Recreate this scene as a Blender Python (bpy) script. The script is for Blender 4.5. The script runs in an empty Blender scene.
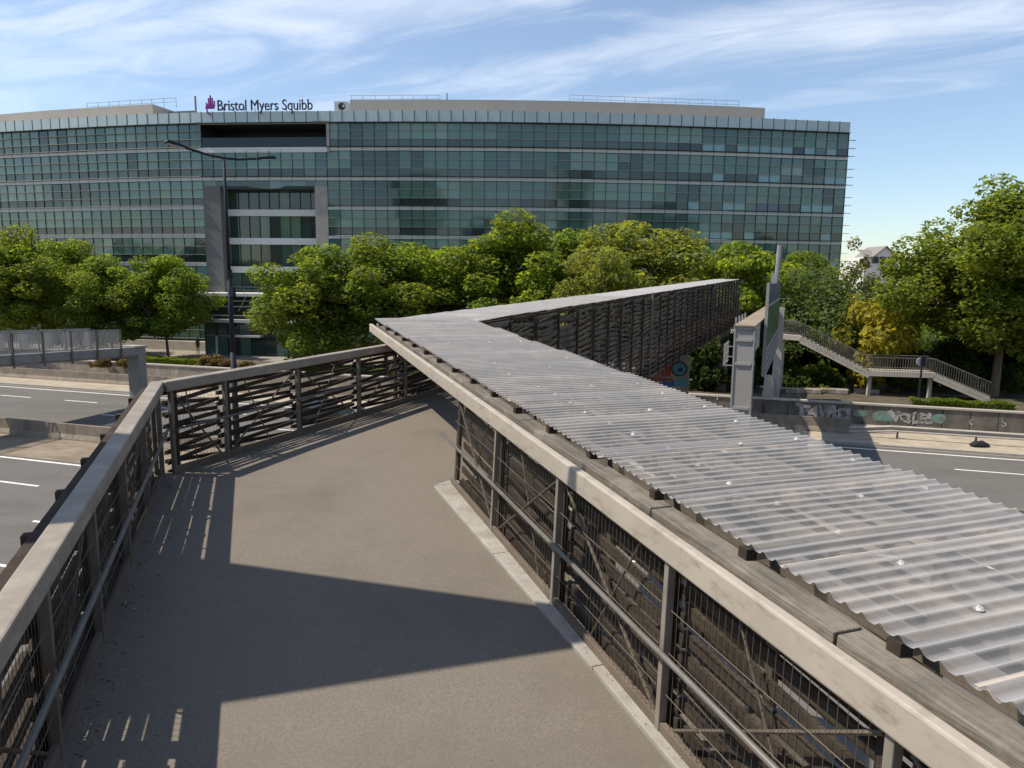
import bpy, math, random
import numpy as np
from mathutils import Vector, Matrix

C = bpy.context.scene.collection
scene = bpy.context.scene
R = math.radians
rng = random.Random(7)

# ------------------------------------------------------------------ camera
FPX, YH, ROLL = 720.0, 279.0, R(0.55)
PITCH = math.atan((384 - YH) / FPX)
CAM = Vector((0, 0, 9.0))
FW = Vector((0, math.cos(PITCH), -math.sin(PITCH)))
_u = Vector((0, math.sin(PITCH), math.cos(PITCH)))
_r = Vector((1, 0, 0))
RT = _r * math.cos(ROLL) + _u * math.sin(ROLL)
UP = _u * math.cos(ROLL) - _r * math.sin(ROLL)
cd = bpy.data.cameras.new('camera')
cam = bpy.data.objects.new('camera', cd); C.objects.link(cam)
cd.sensor_width = 36.0; cd.lens = 36.0 * FPX / 1024
cd.clip_start = 0.05; cd.clip_end = 6000
cam.matrix_world = Matrix(((RT.x, UP.x, -FW.x, CAM.x), (RT.y, UP.y, -FW.y, CAM.y), (RT.z, UP.z, -FW.z, CAM.z), (0, 0, 0, 1)))
scene.camera = cam

# ------------------------------------------------------------------ sky, sun, exposure
SUN_EL = R(55.4)
w = bpy.data.worlds.new('World'); scene.world = w; w.use_nodes = True
nt = w.node_tree; nt.nodes.clear()
N = nt.nodes.new; L = nt.links.new
out = N('ShaderNodeOutputWorld'); bg = N('ShaderNodeBackground'); bg.inputs['Strength'].default_value = 0.14
sky = N('ShaderNodeTexSky'); sky.sky_type = 'NISHITA'; sky.sun_disc = False
sky.sun_elevation = SUN_EL; sky.sun_rotation = R(270); sky.altitude = 50
sky.air_density = 1.0; sky.dust_density = 0.6; sky.ozone_density = 1.9
tc = N('ShaderNodeTexCoord'); sep = N('ShaderNodeSeparateXYZ'); L(tc.outputs['Generated'], sep.inputs[0])
zc = N('ShaderNodeMath'); zc.operation = 'MAXIMUM'; zc.inputs[1].default_value = 0.03; L(sep.outputs['Z'], zc.inputs[0])
dv = N('ShaderNodeVectorMath'); dv.operation = 'DIVIDE'; L(tc.outputs['Generated'], dv.inputs[0])
cmb = N('ShaderNodeCombineXYZ'); L(zc.outputs[0], cmb.inputs[0]); L(zc.outputs[0], cmb.inputs[1]); L(zc.outputs[0], cmb.inputs[2])
L(cmb.outputs[0], dv.inputs[1])
ma = N('ShaderNodeMapping'); ma.inputs['Rotation'].default_value = (0, 0, R(32)); L(dv.outputs[0], ma.inputs[0])
mp = N('ShaderNodeMapping'); mp.inputs['Scale'].default_value = (0.55, 1.25, 1.0); mp.inputs['Location'].default_value = (1.0, 0.3, 0)
L(ma.outputs[0], mp.inputs[0])
n1 = N('ShaderNodeTexNoise'); n1.inputs['Scale'].default_value = 1.5; n1.inputs['Detail'].default_value = 10; n1.inputs['Roughness'].default_value = 0.6; n1.inputs['Distortion'].default_value = 1.1
L(mp.outputs[0], n1.inputs['Vector'])
n2 = N('ShaderNodeTexNoise'); n2.inputs['Scale'].default_value = 0.8; n2.inputs['Detail'].default_value = 3
L(ma.outputs[0], n2.inputs['Vector'])
sp2 = N('ShaderNodeSeparateXYZ'); L(ma.outputs[0], sp2.inputs[0])
wy = N('ShaderNodeMath'); wy.operation = 'MULTIPLY_ADD'; wy.inputs[1].default_value = 0.9; L(n2.outputs['Fac'], wy.inputs[0]); L(sp2.outputs['Y'], wy.inputs[2])
sy = N('ShaderNodeMath'); sy.operation = 'MULTIPLY_ADD'; sy.inputs[1].default_value = 0.2; sy.inputs[2].default_value = -0.09; L(wy.outputs[0], sy.inputs[0])
cr = N('ShaderNodeValToRGB'); el = cr.color_ramp.elements
el[0].position = 0.18; el[0].color = (.2, .2, .2, 1); el[1].position = 0.95; el[1].color = (0.05, .05, .05, 1)
for p_, v_ in ((.30, .75), (.42, 1.0), (.50, .35), (.56, .2), (.62, .8), (.67, .95), (.74, .25)):
    e_ = el.new(p_); e_.color = (v_, v_, v_, 1)
L(sy.outputs[0], cr.inputs[0])
th = N('ShaderNodeMath'); th.operation = 'MULTIPLY_ADD'; th.inputs[1].default_value = 0.30; L(cr.outputs[0], th.inputs[0]); L(n1.outputs['Fac'], th.inputs[2])
rp = N('ShaderNodeMapRange'); rp.interpolation_type = 'SMOOTHSTEP'
rp.inputs['From Min'].default_value = 0.52; rp.inputs['From Max'].default_value = 1.0; rp.inputs['To Min'].default_value = 0.05; rp.inputs['To Max'].default_value = 0.56
L(th.outputs[0], rp.inputs['Value'])
fd = N('ShaderNodeMapRange'); fd.inputs['From Min'].default_value = 0.10; fd.inputs['From Max'].default_value = 0.30
L(sep.outputs['Z'], fd.inputs['Value'])
m3 = N('ShaderNodeMath'); m3.operation = 'MULTIPLY'; L(rp.outputs[0], m3.inputs[0]); L(fd.outputs[0], m3.inputs[1])
mx = N('ShaderNodeMixRGB'); mx.inputs['Color2'].default_value = (7.6, 7.8, 8.2, 1)
L(m3.outputs[0], mx.inputs['Fac']); L(sky.outputs['Color'], mx.inputs['Color1'])
L(mx.outputs[0], bg.inputs['Color']); L(bg.outputs[0], out.inputs['Surface'])

sd = bpy.data.lights.new('sun', 'SUN'); sd.energy = 5.0; sd.angle = R(0.53); sd.color = (1.0, 0.915, 0.78)
sun = bpy.data.objects.new('sun', sd); C.objects.link(sun)
sun.rotation_euler = Vector((math.cos(SUN_EL), 0.015, -math.sin(SUN_EL))).to_track_quat('-Z', 'Y').to_euler()
scene.view_settings.view_transform = 'Standard'; scene.view_settings.look = 'None'
scene.view_settings.exposure = 0.24; scene.view_settings.gamma = 1.0
scene.render.engine = 'CYCLES'
scene.cycles.use_denoising = True
scene.cycles.max_bounces = 8; scene.cycles.transparent_max_bounces = 24
scene.cycles.caustics_reflective = False; scene.cycles.caustics_refractive = False

# ------------------------------------------------------------------ materials
def mat(name, col, rough=0.8, var=0.0, scale=4.0, bump=0.0, bscale=60.0, spec=0.3, metal=0.0, col2=None, detail=6, stretch=None, attr=False, ior=1.5, stain=None):
    m = bpy.data.materials.new(name); m.use_nodes = True
    t = m.node_tree; b = t.nodes['Principled BSDF']
    b.inputs['Roughness'].default_value = rough; b.inputs['Metallic'].default_value = metal
    b.inputs['Specular IOR Level'].default_value = spec; b.inputs['IOR'].default_value = ior
    def vec(st):
        co = t.nodes.new('ShaderNodeTexCoord')
        if st:
            q = t.nodes.new('ShaderNodeMapping')
            if st == 'grain':
                q.vector_type = 'TEXTURE'; q.inputs['Rotation'].default_value = (0, 0, R(19.8)); q.inputs['Scale'].default_value = (0.3, 5.0, 0.3)
            else: q.inputs['Scale'].default_value = st
            t.links.new(co.outputs['Object'], q.inputs[0]); return q.outputs[0]
        return co.outputs['Object']
    c = (*col, 1)
    src = None
    if attr:
        a = t.nodes.new('ShaderNodeAttribute'); a.attribute_name = 'tint'; src = a.outputs['Color']
    if var or col2:
        nz = t.nodes.new('ShaderNodeTexNoise'); nz.inputs['Scale'].default_value = scale; nz.inputs['Detail'].default_value = detail; nz.inputs['Roughness'].default_value = 0.65
        t.links.new(vec(stretch), nz.inputs['Vector'])
        mr = t.nodes.new('ShaderNodeMapRange'); mr.inputs['From Min'].default_value = 0.32; mr.inputs['From Max'].default_value = 0.68
        t.links.new(nz.outputs['Fac'], mr.inputs['Value'])
        mix = t.nodes.new('ShaderNodeMixRGB')
        if col2: mix.inputs[1].default_value = c; mix.inputs[2].default_value = (*col2, 1)
        else:
            mix.inputs[1].default_value = tuple(x * (1 - var) for x in col) + (1,); mix.inputs[2].default_value = tuple(min(1, x * (1 + var)) for x in col) + (1,)
        t.links.new(mr.outputs[0], mix.inputs[0])
        if attr:
            mm = t.nodes.new('ShaderNodeMixRGB'); mm.blend_type = 'MULTIPLY'; mm.inputs[0].default_value = 1
            t.links.new(src, mm.inputs[1]); t.links.new(mix.outputs[0], mm.inputs[2]); src = mm.outputs[0]
        else: src = mix.outputs[0]
    if stain:
        scol, sscale, lo, hi, sst = stain
        nz = t.nodes.new('ShaderNodeTexNoise'); nz.inputs['Scale'].default_value = sscale; nz.inputs['Detail'].default_value = 7; nz.inputs['Roughness'].default_value = 0.7
        t.links.new(vec(sst), nz.inputs['Vector'])
        mr = t.nodes.new('ShaderNodeMapRange'); mr.inputs['From Min'].default_value = lo; mr.inputs['From Max'].default_value = hi
        t.links.new(nz.outputs['Fac'], mr.inputs['Value'])
        mix = t.nodes.new('ShaderNodeMixRGB'); mix.inputs[2].default_value = (*scol, 1)
        if src is None: mix.inputs[1].default_value = c
        else: t.links.new(src, mix.inputs[1])
        t.links.new(mr.outputs[0], mix.inputs[0]); src = mix.outputs[0]
    if src is None: b.inputs['Base Color'].default_value = c
    else: t.links.new(src, b.inputs['Base Color'])
    if bump:
        nz = t.nodes.new('ShaderNodeTexNoise'); nz.inputs['Scale'].default_value = bscale; nz.inputs['Detail'].default_value = 4
        t.links.new(vec(stretch), nz.inputs['Vector'])
        bp = t.nodes.new('ShaderNodeBump'); bp.inputs['Strength'].default_value = bump; bp.inputs['Distance'].default_value = 0.01
        t.links.new(nz.outputs['Fac'], bp.inputs['Height']); t.links.new(bp.outputs[0], b.inputs['Normal'])
    return m

def leafmat(name, trans=0.55):
    m = bpy.data.materials.new(name); m.use_nodes = True
    t = m.node_tree; b = t.nodes['Principled BSDF']; o = t.nodes['Material Output']
    a = t.nodes.new('ShaderNodeAttribute'); a.attribute_name = 'tint'
    t.links.new(a.outputs['Color'], b.inputs['Base Color'])
    b.inputs['Roughness'].default_value = 0.55; b.inputs['Specular IOR Level'].default_value = 0.2
    tr = t.nodes.new('ShaderNodeBsdfTranslucent'); mm = t.nodes.new('ShaderNodeMixRGB'); mm.blend_type = 'MULTIPLY'; mm.inputs[0].default_value = 1
    mm.inputs[2].default_value = (1.95, 1.8, 0.6, 1)
    t.links.new(a.outputs['Color'], mm.inputs[1]); t.links.new(mm.outputs[0], tr.inputs['Color'])
    mx = t.nodes.new('ShaderNodeMixShader'); mx.inputs[0].default_value = trans
    t.links.new(b.outputs[0], mx.inputs[1]); t.links.new(tr.outputs[0], mx.inputs[2]); t.links.new(mx.outputs[0], o.inputs['Surface'])
    return m

def sheetmat(name):
    m = bpy.data.materials.new(name); m.use_nodes = True
    t = m.node_tree; b = t.nodes['Principled BSDF']; o = t.nodes['Material Output']
    co = t.nodes.new('ShaderNodeTexCoord')
    nz = t.nodes.new('ShaderNodeTexNoise'); nz.inputs['Scale'].default_value = 1.6; nz.inputs['Detail'].default_value = 8; nz.inputs['Roughness'].default_value = 0.7
    t.links.new(co.outputs['Object'], nz.inputs['Vector'])
    cr = t.nodes.new('ShaderNodeMapRange'); cr.inputs['From Min'].default_value = 0.46; cr.inputs['From Max'].default_value = 0.72
    t.links.new(nz.outputs['Fac'], cr.inputs['Value'])
    mc = t.nodes.new('ShaderNodeMixRGB'); mc.inputs[1].default_value = (0.385, 0.38, 0.375, 1); mc.inputs[2].default_value = (0.50, 0.41, 0.32, 1)
    t.links.new(cr.outputs[0], mc.inputs[0]); t.links.new(mc.outputs[0], b.inputs['Base Color'])
    b.inputs['Roughness'].default_value = 0.42; b.inputs['Specular IOR Level'].default_value = 0.3
    tp = t.nodes.new('ShaderNodeBsdfTransparent'); tp.inputs['Color'].default_value = (0.84, 0.85, 0.87, 1)
    at_ = t.nodes.new('ShaderNodeAttribute'); at_.attribute_name = 'tint'
    sr = t.nodes.new('ShaderNodeSeparateColor'); t.links.new(at_.outputs['Color'], sr.inputs[0])
    n2 = t.nodes.new('ShaderNodeTexNoise'); n2.inputs['Scale'].default_value = 7; n2.inputs['Detail'].default_value = 5
    t.links.new(co.outputs['Object'], n2.inputs['Vector'])
    nr_ = t.nodes.new('ShaderNodeMapRange'); nr_.inputs['From Min'].default_value = 0.35; nr_.inputs['From Max'].default_value = 0.6
    t.links.new(n2.outputs['Fac'], nr_.inputs['Value'])
    dm = t.nodes.new('ShaderNodeMath'); dm.operation = 'MULTIPLY'; t.links.new(sr.outputs[0], dm.inputs[0]); t.links.new(nr_.outputs[0], dm.inputs[1])
    mx2 = t.nodes.new('ShaderNodeMath'); mx2.operation = 'MAXIMUM'; t.links.new(dm.outputs[0], mx2.inputs[0])
    c2 = t.nodes.new('ShaderNodeMath'); c2.operation = 'MULTIPLY'; c2.inputs[1].default_value = 0.5; t.links.new(cr.outputs[0], c2.inputs[0]); t.links.new(c2.outputs[0], mx2.inputs[1])
    t.links.new(mx2.outputs[0], mc.inputs[0])
    lw = t.nodes.new('ShaderNodeLayerWeight'); lw.inputs['Blend'].default_value = 0.5
    mr = t.nodes.new('ShaderNodeMapRange'); mr.inputs['From Min'].default_value = 0.36; mr.inputs['From Max'].default_value = 0.88
    mr.inputs['To Min'].default_value = 0.3; mr.inputs['To Max'].default_value = 0.92
    t.links.new(lw.outputs['Facing'], mr.inputs['Value'])
    ad = t.nodes.new('ShaderNodeMath'); ad.operation = 'MULTIPLY_ADD'; ad.use_clamp = True; ad.inputs[1].default_value = 0.45
    t.links.new(mx2.outputs[0], ad.inputs[0]); t.links.new(mr.outputs[0], ad.inputs[2])
    mx = t.nodes.new('ShaderNodeMixShader')
    t.links.new(ad.outputs[0], mx.inputs[0]); t.links.new(tp.outputs[0], mx.inputs[1]); t.links.new(b.outputs[0], mx.inputs[2]); t.links.new(mx.outputs[0], o.inputs['Surface'])
    return m

def clearglass(name, col, fac):
    m = bpy.data.materials.new(name); m.use_nodes = True
    t = m.node_tree; b = t.nodes['Principled BSDF']; o = t.nodes['Material Output']
    b.inputs['Base Color'].default_value = (*col, 1); b.inputs['Roughness'].default_value = 0.04; b.inputs['Specular IOR Level'].default_value = 0.6
    tp = t.nodes.new('ShaderNodeBsdfTransparent'); tp.inputs['Color'].default_value = (0.7, 0.82, 0.8, 1)
    mx = t.nodes.new('ShaderNodeMixShader'); mx.inputs[0].default_value = fac
    t.links.new(tp.outputs[0], mx.inputs[1]); t.links.new(b.outputs[0], mx.inputs[2]); t.links.new(mx.outputs[0], o.inputs['Surface'])
    return m

M = {
    'deck': mat('worn_deck_asphalt', (0.174, 0.151, 0.124), 0.92, 0.16, 60.0, 0.35, 150, 0.15, detail=3, stain=((0.135, 0.116, 0.095), 0.8, 0.48, 0.8, None)),
    'kerb': mat('kerb_concrete', (0.31, 0.29, 0.255), 0.85, 0.2, 5, 0.3, 60, stain=((0.2, 0.15, 0.11), 2.5, 0.55, 0.75, None)),
    'beam': mat('painted_steel', (0.37, 0.325, 0.27), 0.55, 0.08, 3, 0.05, 30, 0.4, stain=((0.22, 0.185, 0.145), 5, 0.52, 0.72, (1, 1, 3))),
    'beam_shaded': mat('shaded_weathered_beam', (0.235, 0.20, 0.162), 0.6, 0.1, 3, 0.08, 30, 0.35, stain=((0.33, 0.29, 0.24), 4, 0.48, 0.7, (1, 1, 3))),  # base tone darkened, the shade on these beams put into the colour
    'post_lit': mat('sunlit_post', (0.21, 0.185, 0.155), 0.6, 0.15, 6, 0, 1, 0.4),  # lighter copy of the post steel, sunlit look put into its colour
    'post': mat('grey_steel', (0.135, 0.12, 0.10), 0.55, 0.12, 6, 0, 1, 0.4),
    'slat': mat('weathered_slats', (0.046, 0.036, 0.027), 0.85, 0.45, 5, 0.4, 40, 0.2, stretch=(1, 1, 6)),
    'slat_pale': mat('grey_slats', (0.10, 0.085, 0.068), 0.85, 0.5, 2.5, 0.3, 40, 0.2),
    'timber': mat('weathered_timber', (0.19, 0.168, 0.138), 0.9, 0.45, 7, 0.6, 30, 0.2, col2=(0.09, 0.08, 0.066), stretch='grain', stain=((0.25, 0.22, 0.18), 2.2, 0.5, 0.7, (1, 1, 1))),
    'rafter': mat('dark_timber', (0.045, 0.034, 0.026), 0.9, 0.3, 8, 0.3, 40, 0.2),
    'purlin': mat('pale_batten', (0.23, 0.19, 0.145), 0.9, 0.25, 5, 0.3, 40, 0.2, stretch='grain'),
    'wire': mat('mesh_wire', (0.09, 0.075, 0.055), 0.6, 0, 1, 0, 1, 0.4),
    'rod': mat('brace_rod', (0.11, 0.09, 0.07), 0.6, 0.2, 6),
    'rail': mat('handrail_steel', (0.125, 0.115, 0.10), 0.5, 0.2, 8, 0, 1, 0.5),
    'sheet': sheetmat('translucent_corrugated_sheet'),
    'cap': mat('fixing_cap', (0.46, 0.45, 0.42), 0.5),
    'road': mat('road_asphalt', (0.128, 0.12, 0.111), 0.9, 0.10, 0.35, 0.2, 30, 0.2, stain=((0.10, 0.094, 0.087), 0.5, 0.5, 0.75, (0.15, 1, 1))),
    'paint': mat('road_paint', (0.68, 0.66, 0.62), 0.8, 0.15, 3),
    'ground': mat('dusty_ground', (0.26, 0.215, 0.16), 0.95, 0.22, 0.6, 0.3, 10, 0.1),
    'shoulder': mat('pale_shoulder', (0.36, 0.305, 0.235), 0.95, 0.18, 1.2, 0.3, 20, 0.1, stain=((0.17, 0.14, 0.11), 0.8, 0.55, 0.75, (0.2, 1, 1))),
    'median': mat('median_dirt', (0.24, 0.195, 0.145), 0.95, 0.25, 0.8, 0.3, 15, 0.1, stain=((0.13, 0.11, 0.085), 0.7, 0.5, 0.7, (0.3, 1, 1))),
    'soil': mat('soil', (0.09, 0.075, 0.05), 0.95, 0.3, 1.5),
    'plaza': mat('plaza_paving', (0.25, 0.22, 0.185), 0.9, 0.12, 1.5),
    'concrete': mat('wall_concrete', (0.25, 0.215, 0.175), 0.9, 0.2, 1.2, 0.2, 20, 0.2, stain=((0.48, 0.45, 0.4), 0.9, 0.56, 0.7, (1, 1, 0.25))),
    'barrier': mat('barrier_concrete', (0.22, 0.185, 0.145), 0.9, 0.2, 1.5, 0.2, 20, 0.2, stain=((0.12, 0.105, 0.09), 1.2, 0.5, 0.7, (1, 1, 0.3))),
    'darkwall': mat('stained_shaded_concrete', (0.15, 0.135, 0.115), 0.9, 0.25, 1.2, 0.2, 20, 0.2, stain=((0.07, 0.065, 0.06), 0.8, 0.45, 0.7, (1, 1, 0.4))),
    'palec': mat('pale_concrete', (0.36, 0.33, 0.29), 0.85, 0.12, 1.5),
    'glass': mat('facade_glass', (1, 1, 1), 0.05, 0.15, 0.25, 0, 1, 0.5, attr=True, ior=1.68),
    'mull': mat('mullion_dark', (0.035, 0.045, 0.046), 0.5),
    'spandrel': mat('spandrel_metal', (0.56, 0.58, 0.57), 0.45, 0.06, 0.6, spec=0.5),
    'louvre': mat('louvre_metal', (0.40, 0.38, 0.35), 0.5, 0.05, 0.6),
    'parapet': mat('parapet_glass', (0.44, 0.52, 0.51), 0.12, 0.08, 0.7, spec=0.6),
    'white': mat('white_panel', (0.62, 0.62, 0.60), 0.5, 0.04, 1),
    'stone': mat('portal_stone', (0.16, 0.158, 0.15), 0.8, 0.06, 3.0, stretch=(0.3, 0.3, 3)),
    'dark': mat('dark_interior', (0.018, 0.02, 0.02), 0.7),
    'pent': mat('penthouse_cladding', (0.40, 0.37, 0.33), 0.6, 0.05, 0.5),
    'thinrail': mat('thin_railing', (0.18, 0.19, 0.20), 0.5),
    'purple': mat('emblem_purple', (0.30, 0.05, 0.28), 0.5),
    'letter': mat('letter_dark', (0.045, 0.028, 0.055), 0.5),
    'lamp': mat('lamp_paint', (0.014, 0.017, 0.026), 0.65, spec=0.25),
    'lens': mat('lamp_lens', (0.35, 0.35, 0.33), 0.2),
    'gantry': mat('galvanised', (0.33, 0.325, 0.315), 0.5, 0.06, 2, metal=0.0, spec=0.5),
    'gantryd': mat('gantry_panel', (0.31, 0.305, 0.295), 0.55, 0.05, 3),
    'mastgrey': mat('dull_galvanised', (0.25, 0.255, 0.26), 0.6, 0.1, 2),
    'rust': mat('rusty_steel', (0.14, 0.11, 0.085), 0.8, 0.2, 3),
    'blue': mat('sign_blue', (0.012, 0.025, 0.09), 0.4),
    'green': mat('sign_green', (0.008, 0.07, 0.035), 0.4),
    'signw': mat('sign_white', (0.7, 0.7, 0.7), 0.4),
    'bark': mat('bark', (0.16, 0.125, 0.09), 0.9, 0.3, 5, 0.3, 20),
    'leaf': leafmat('leaf'),
    'house': mat('house_white', (0.62, 0.6, 0.57), 0.7),
    'slate': mat('roof_slate', (0.22, 0.2, 0.18), 0.7),
    'car': mat('car_paint_dark', (0.02, 0.024, 0.03), 0.2, spec=0.6),
    'tyre': mat('tyre', (0.015, 0.015, 0.015), 0.8),
    'rim': mat('wheel_rim', (0.4, 0.4, 0.4), 0.3, metal=0.8),
    'carglass': mat('car_glass', (0.03, 0.04, 0.05), 0.03, spec=0.8),
    'tail': mat('tail_lamp', (0.3, 0.01, 0.01), 0.3),
    'head': mat('head_lamp', (0.6, 0.6, 0.6), 0.2),
    'skin': mat('person_skin', (0.35, 0.2, 0.14), 0.6),
    'cloth': mat('dark_clothing', (0.02, 0.018, 0.02), 0.9),
    'hair': mat('dark_hair', (0.02, 0.014, 0.01), 0.7),
    'g_white': mat('spray_white', (0.36, 0.35, 0.335), 0.9, 0.3, 5, stain=((0.15, 0.135, 0.115), 3, .45, .65, None)),
    'g_teal': mat('spray_teal', (0.15, 0.27, 0.235), 0.9, 0.2, 5, stain=((0.15, 0.135, 0.115), 3, .42, .62, None)),
    'g_pink': mat('spray_pink', (0.5, 0.22, 0.25), 0.8, 0.2, 5),
    'g_red': mat('spray_red', (0.13, 0.025, 0.018), 0.8, 0.3, 5),
    'g_blue': mat('spray_blue', (0.02, 0.05, 0.2), 0.8, 0.3, 5),
    'g_cyan': mat('spray_cyan_shaded', (0.035, 0.12, 0.155), 0.8, 0.3, 5),  # darkened to carry the shade on the bridge pier
    'g_black': mat('spray_black', (0.012, 0.012, 0.014), 0.8),
    'g_dusk': mat('spray_mauve', (0.14, 0.075, 0.08), 0.8, 0.2, 4),
    'orange': mat('sunlit_block_orange', (0.55, 0.32, 0.12), 0.7),  # sunlight on a pale block put into the colour
    'fbgrey': mat('footbridge_grey', (0.24, 0.235, 0.225), 0.8, 0.1, 1.5),
    'screen': clearglass('mesh_screen', (0.27, 0.25, 0.155), 0.78),
    'balglass': clearglass('balustrade_glass', (0.05, 0.08, 0.09), 0.45),
}

# ------------------------------------------------------------------ mesh builder
WL = {}
class MB:
    def __init__(s): s.v = []; s.f = []; s.t = []
    def face(s, pts, tint=None):
        n = len(s.v); s.v += [tuple(p) for p in pts]; s.f.append(tuple(range(n, n + len(pts)))); s.t.append(tint)
    def hexa(s, p):           # p: 8 corners, bottom ring 0-3 then top ring 4-7
        n = len(s.v); s.v += [tuple(q) for q in p]
        for a in ((3, 2, 1, 0), (4, 5, 6, 7), (0, 1, 5, 4), (1, 2, 6, 5), (2, 3, 7, 6), (3, 0, 4, 7)):
            s.f.append(tuple(n + i for i in a)); s.t.append(None)
    def box(s, c, ex, ey, ez):
        c, ex, ey, ez = map(Vector, (c, ex, ey, ez))
        s.hexa([c - ex - ey - ez, c + ex - ey - ez, c + ex + ey - ez, c - ex + ey - ez, c - ex - ey + ez, c + ex - ey + ez, c + ex + ey + ez, c - ex + ey + ez])
    def beam(s, a, b, wd, h, up=(0, 0, 1)):   # centre line a-b, width wd sideways, height h along up
        a, b, up = Vector(a), Vector(b), Vector(up)
        d = (b - a); l = d.length
        if l < 1e-6: return
        d /= l; sx = d.cross(up).normalized(); uz = sx.cross(d).normalized()
        s.box((a + b) / 2, d * l / 2, sx * wd / 2, uz * h / 2)
    def tube(s, a, b, r, n=8, r2=None, cap=True):
        a, b = Vector(a), Vector(b); r2 = r if r2 is None else r2
        d = (b - a).normalized(); q = Vector((0, 0, 1)) if abs(d.z) < 0.9 else Vector((1, 0, 0))
        x = d.cross(q).normalized(); y = d.cross(x)
        k = len(s.v)
        for c, rr in ((a, r), (b, r2)):
            for i in range(n):
                t = 2 * math.pi * i / n; s.v.append(tuple(c + x * math.cos(t) * rr + y * math.sin(t) * rr))
        for i in range(n):
            j = (i + 1) % n; s.f.append((k + i, k + n + i, k + n + j, k + j)); s.t.append(None)
        if cap:
            s.f.append(tuple(k + i for i in range(n))); s.f.append(tuple(k + n + n - 1 - i for i in range(n))); s.t += [None, None]
    def path(s, pts, r, n=8):
        for a, b in zip(pts, pts[1:]): s.tube(a, b, r, n)
    def build(s, name, m, parent=None, smooth=False, bevel=0, loc=None):
        me = bpy.data.meshes.new(name)
        o0 = WL[parent.name] if parent else (Vector(loc) if loc else Vector((0, 0, 0)))
        me.from_pydata([(x - o0.x, y - o0.y, z - o0.z) for x, y, z in s.v], [], s.f)
        if any(t is not None for t in s.t):
            a = me.attributes.new('tint', 'FLOAT_COLOR', 'FACE')
            arr = np.array([(t if t is not None else (1, 1, 1)) + ((1,) if t is None or len(t) == 3 else ()) for t in s.t], dtype=np.float32)
            a.data.foreach_set('color', arr.ravel())
        me.materials.append(m)
        if smooth: me.polygons.foreach_set('use_smooth', [True] * len(me.polygons))
        o = bpy.data.objects.new(name, me); C.objects.link(o)
        if parent: o.parent = parent
        else: o.location = o0
        WL[o.name] = o0
        if bevel:
            b = o.modifiers.new('bevel', 'BEVEL'); b.width = bevel; b.segments = 2; b.limit_method = 'ANGLE'
        return o

def tag(o, label, cat, group=None):
    o['label'] = label; o['category'] = cat
    if group: o['group'] = group
    return o
def thing(name, label, cat, loc, group=None):
    o = bpy.data.objects.new(name, None); C.objects.link(o); o.location = loc; WL[o.name] = Vector(loc)
    return tag(o, label, cat, group)
def struct(o, kind='structure'): o['kind'] = kind; return o

def at(px, py, Y):            # world point at ground distance Y on the sight line of a picture point
    d = FW * FPX + RT * (px - 512) - UP * (py - 384); return CAM + d * (Y / d.y)
def onz(px, py, z):
    d = FW * FPX + RT * (px - 512) - UP * (py - 384); return CAM + d * ((z - CAM.z) / d.z)

# ------------------------------------------------------------------ frames
# road frame: u along the motorway (to the right), v away from the ramp
AZ = R(17.6)
def G(u, v, z=0.0): return Vector((u * math.cos(AZ) + v * math.sin(AZ), -u * math.sin(AZ) + v * math.cos(AZ), z))
UD = Vector((math.cos(AZ), -math.sin(AZ), 0)); VD = Vector((math.sin(AZ), math.cos(AZ), 0)); ZD = Vector((0, 0, 1))
# ramp frame: a along the ramp, p to the right, h above the deck
RD = Vector((-0.3383, 0.9410, 0.0)); RP = Vector((0.9410, 0.3383, 0.0)); RS = 0.0426
def D(a, p, h=0.0): return RD * a + RP * p + Vector((0, 0, 6.4 + RS * a + h))
RAX = (RD + ZD * RS).normalized()
# landing frame after the corner
CORN = D(8.78, -1.0)
TAZ = R(23.0)
TD = Vector((math.sin(TAZ), math.cos(TAZ), 0)); TP = Vector((math.cos(TAZ), -math.sin(TAZ), 0))
def T(t, q, h=0.0): return CORN + TD * t + TP * q + ZD * (h + 0.012 * t)

def slab(fn, a0, a1, b0, b1, z0, z1, mb):
    mb.hexa([fn(a0, b0, z0), fn(a1, b0, z0), fn(a1, b1, z0), fn(a0, b1, z0), fn(a0, b0, z1), fn(a1, b0, z1), fn(a1, b1, z1), fn(a0, b1, z1)])
def sheet(fn, a0, a1, b0, b1, z, mb): mb.face([fn(a0, b0, z), fn(a1, b0, z), fn(a1, b1, z), fn(a0, b1, z)])

# ================================================================== SETTING
g = MB(); g.face([(-3000, -3000, -0.02), (3000, -3000, -0.02), (3000, 3000, -0.02), (-3000, 3000, -0.02)])
struct(g.build('ground', M['ground']))
g = MB(); sheet(G, -160, 160, 8.0, 25.9, 0.0, g); struct(g.build('road_near', M['road']))
g = MB(); sheet(G, -160, 160, 30.4, 43.2, 0.0, g); struct(g.build('road_far', M['road']))
g = MB(); sheet(G, -160, 160, 25.9, 30.4, 0.006, g); struct(g.build('median', M['median']))
g = MB(); sheet(G, -160, 160, 43.2, 50.0, 0.005, g); struct(g.build('shoulder', M['shoulder']))
g = MB(); slab(G, -160, 160, 43.3, 43.55, 0.0, 0.12, g); struct(g.build('kerb', M['kerb']))
g = MB()
for v in (9.0, 25.6, 30.9, 42.45): sheet(G, -160, 160, v - 0.09, v + 0.09, 0.006, g)
for k, v in enumerate((12.2, 15.6, 19.0, 22.4, 32.5, 35.9, 39.2)):
    for i in range(-26, 24):
        u = i * (6.3 if v == 39.2 else 13.0) + {12.2: 2, 15.6: 5, 19.0: 3, 22.4: -29.9, 32.5: -37.3, 35.9: -38.0, 39.2: 11.8}[v]
        sheet(G, u - 1.5, u + 1.5, v - 0.075, v + 0.075, 0.006, g)
struct(g.build('road_markings', M['paint']))
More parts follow.
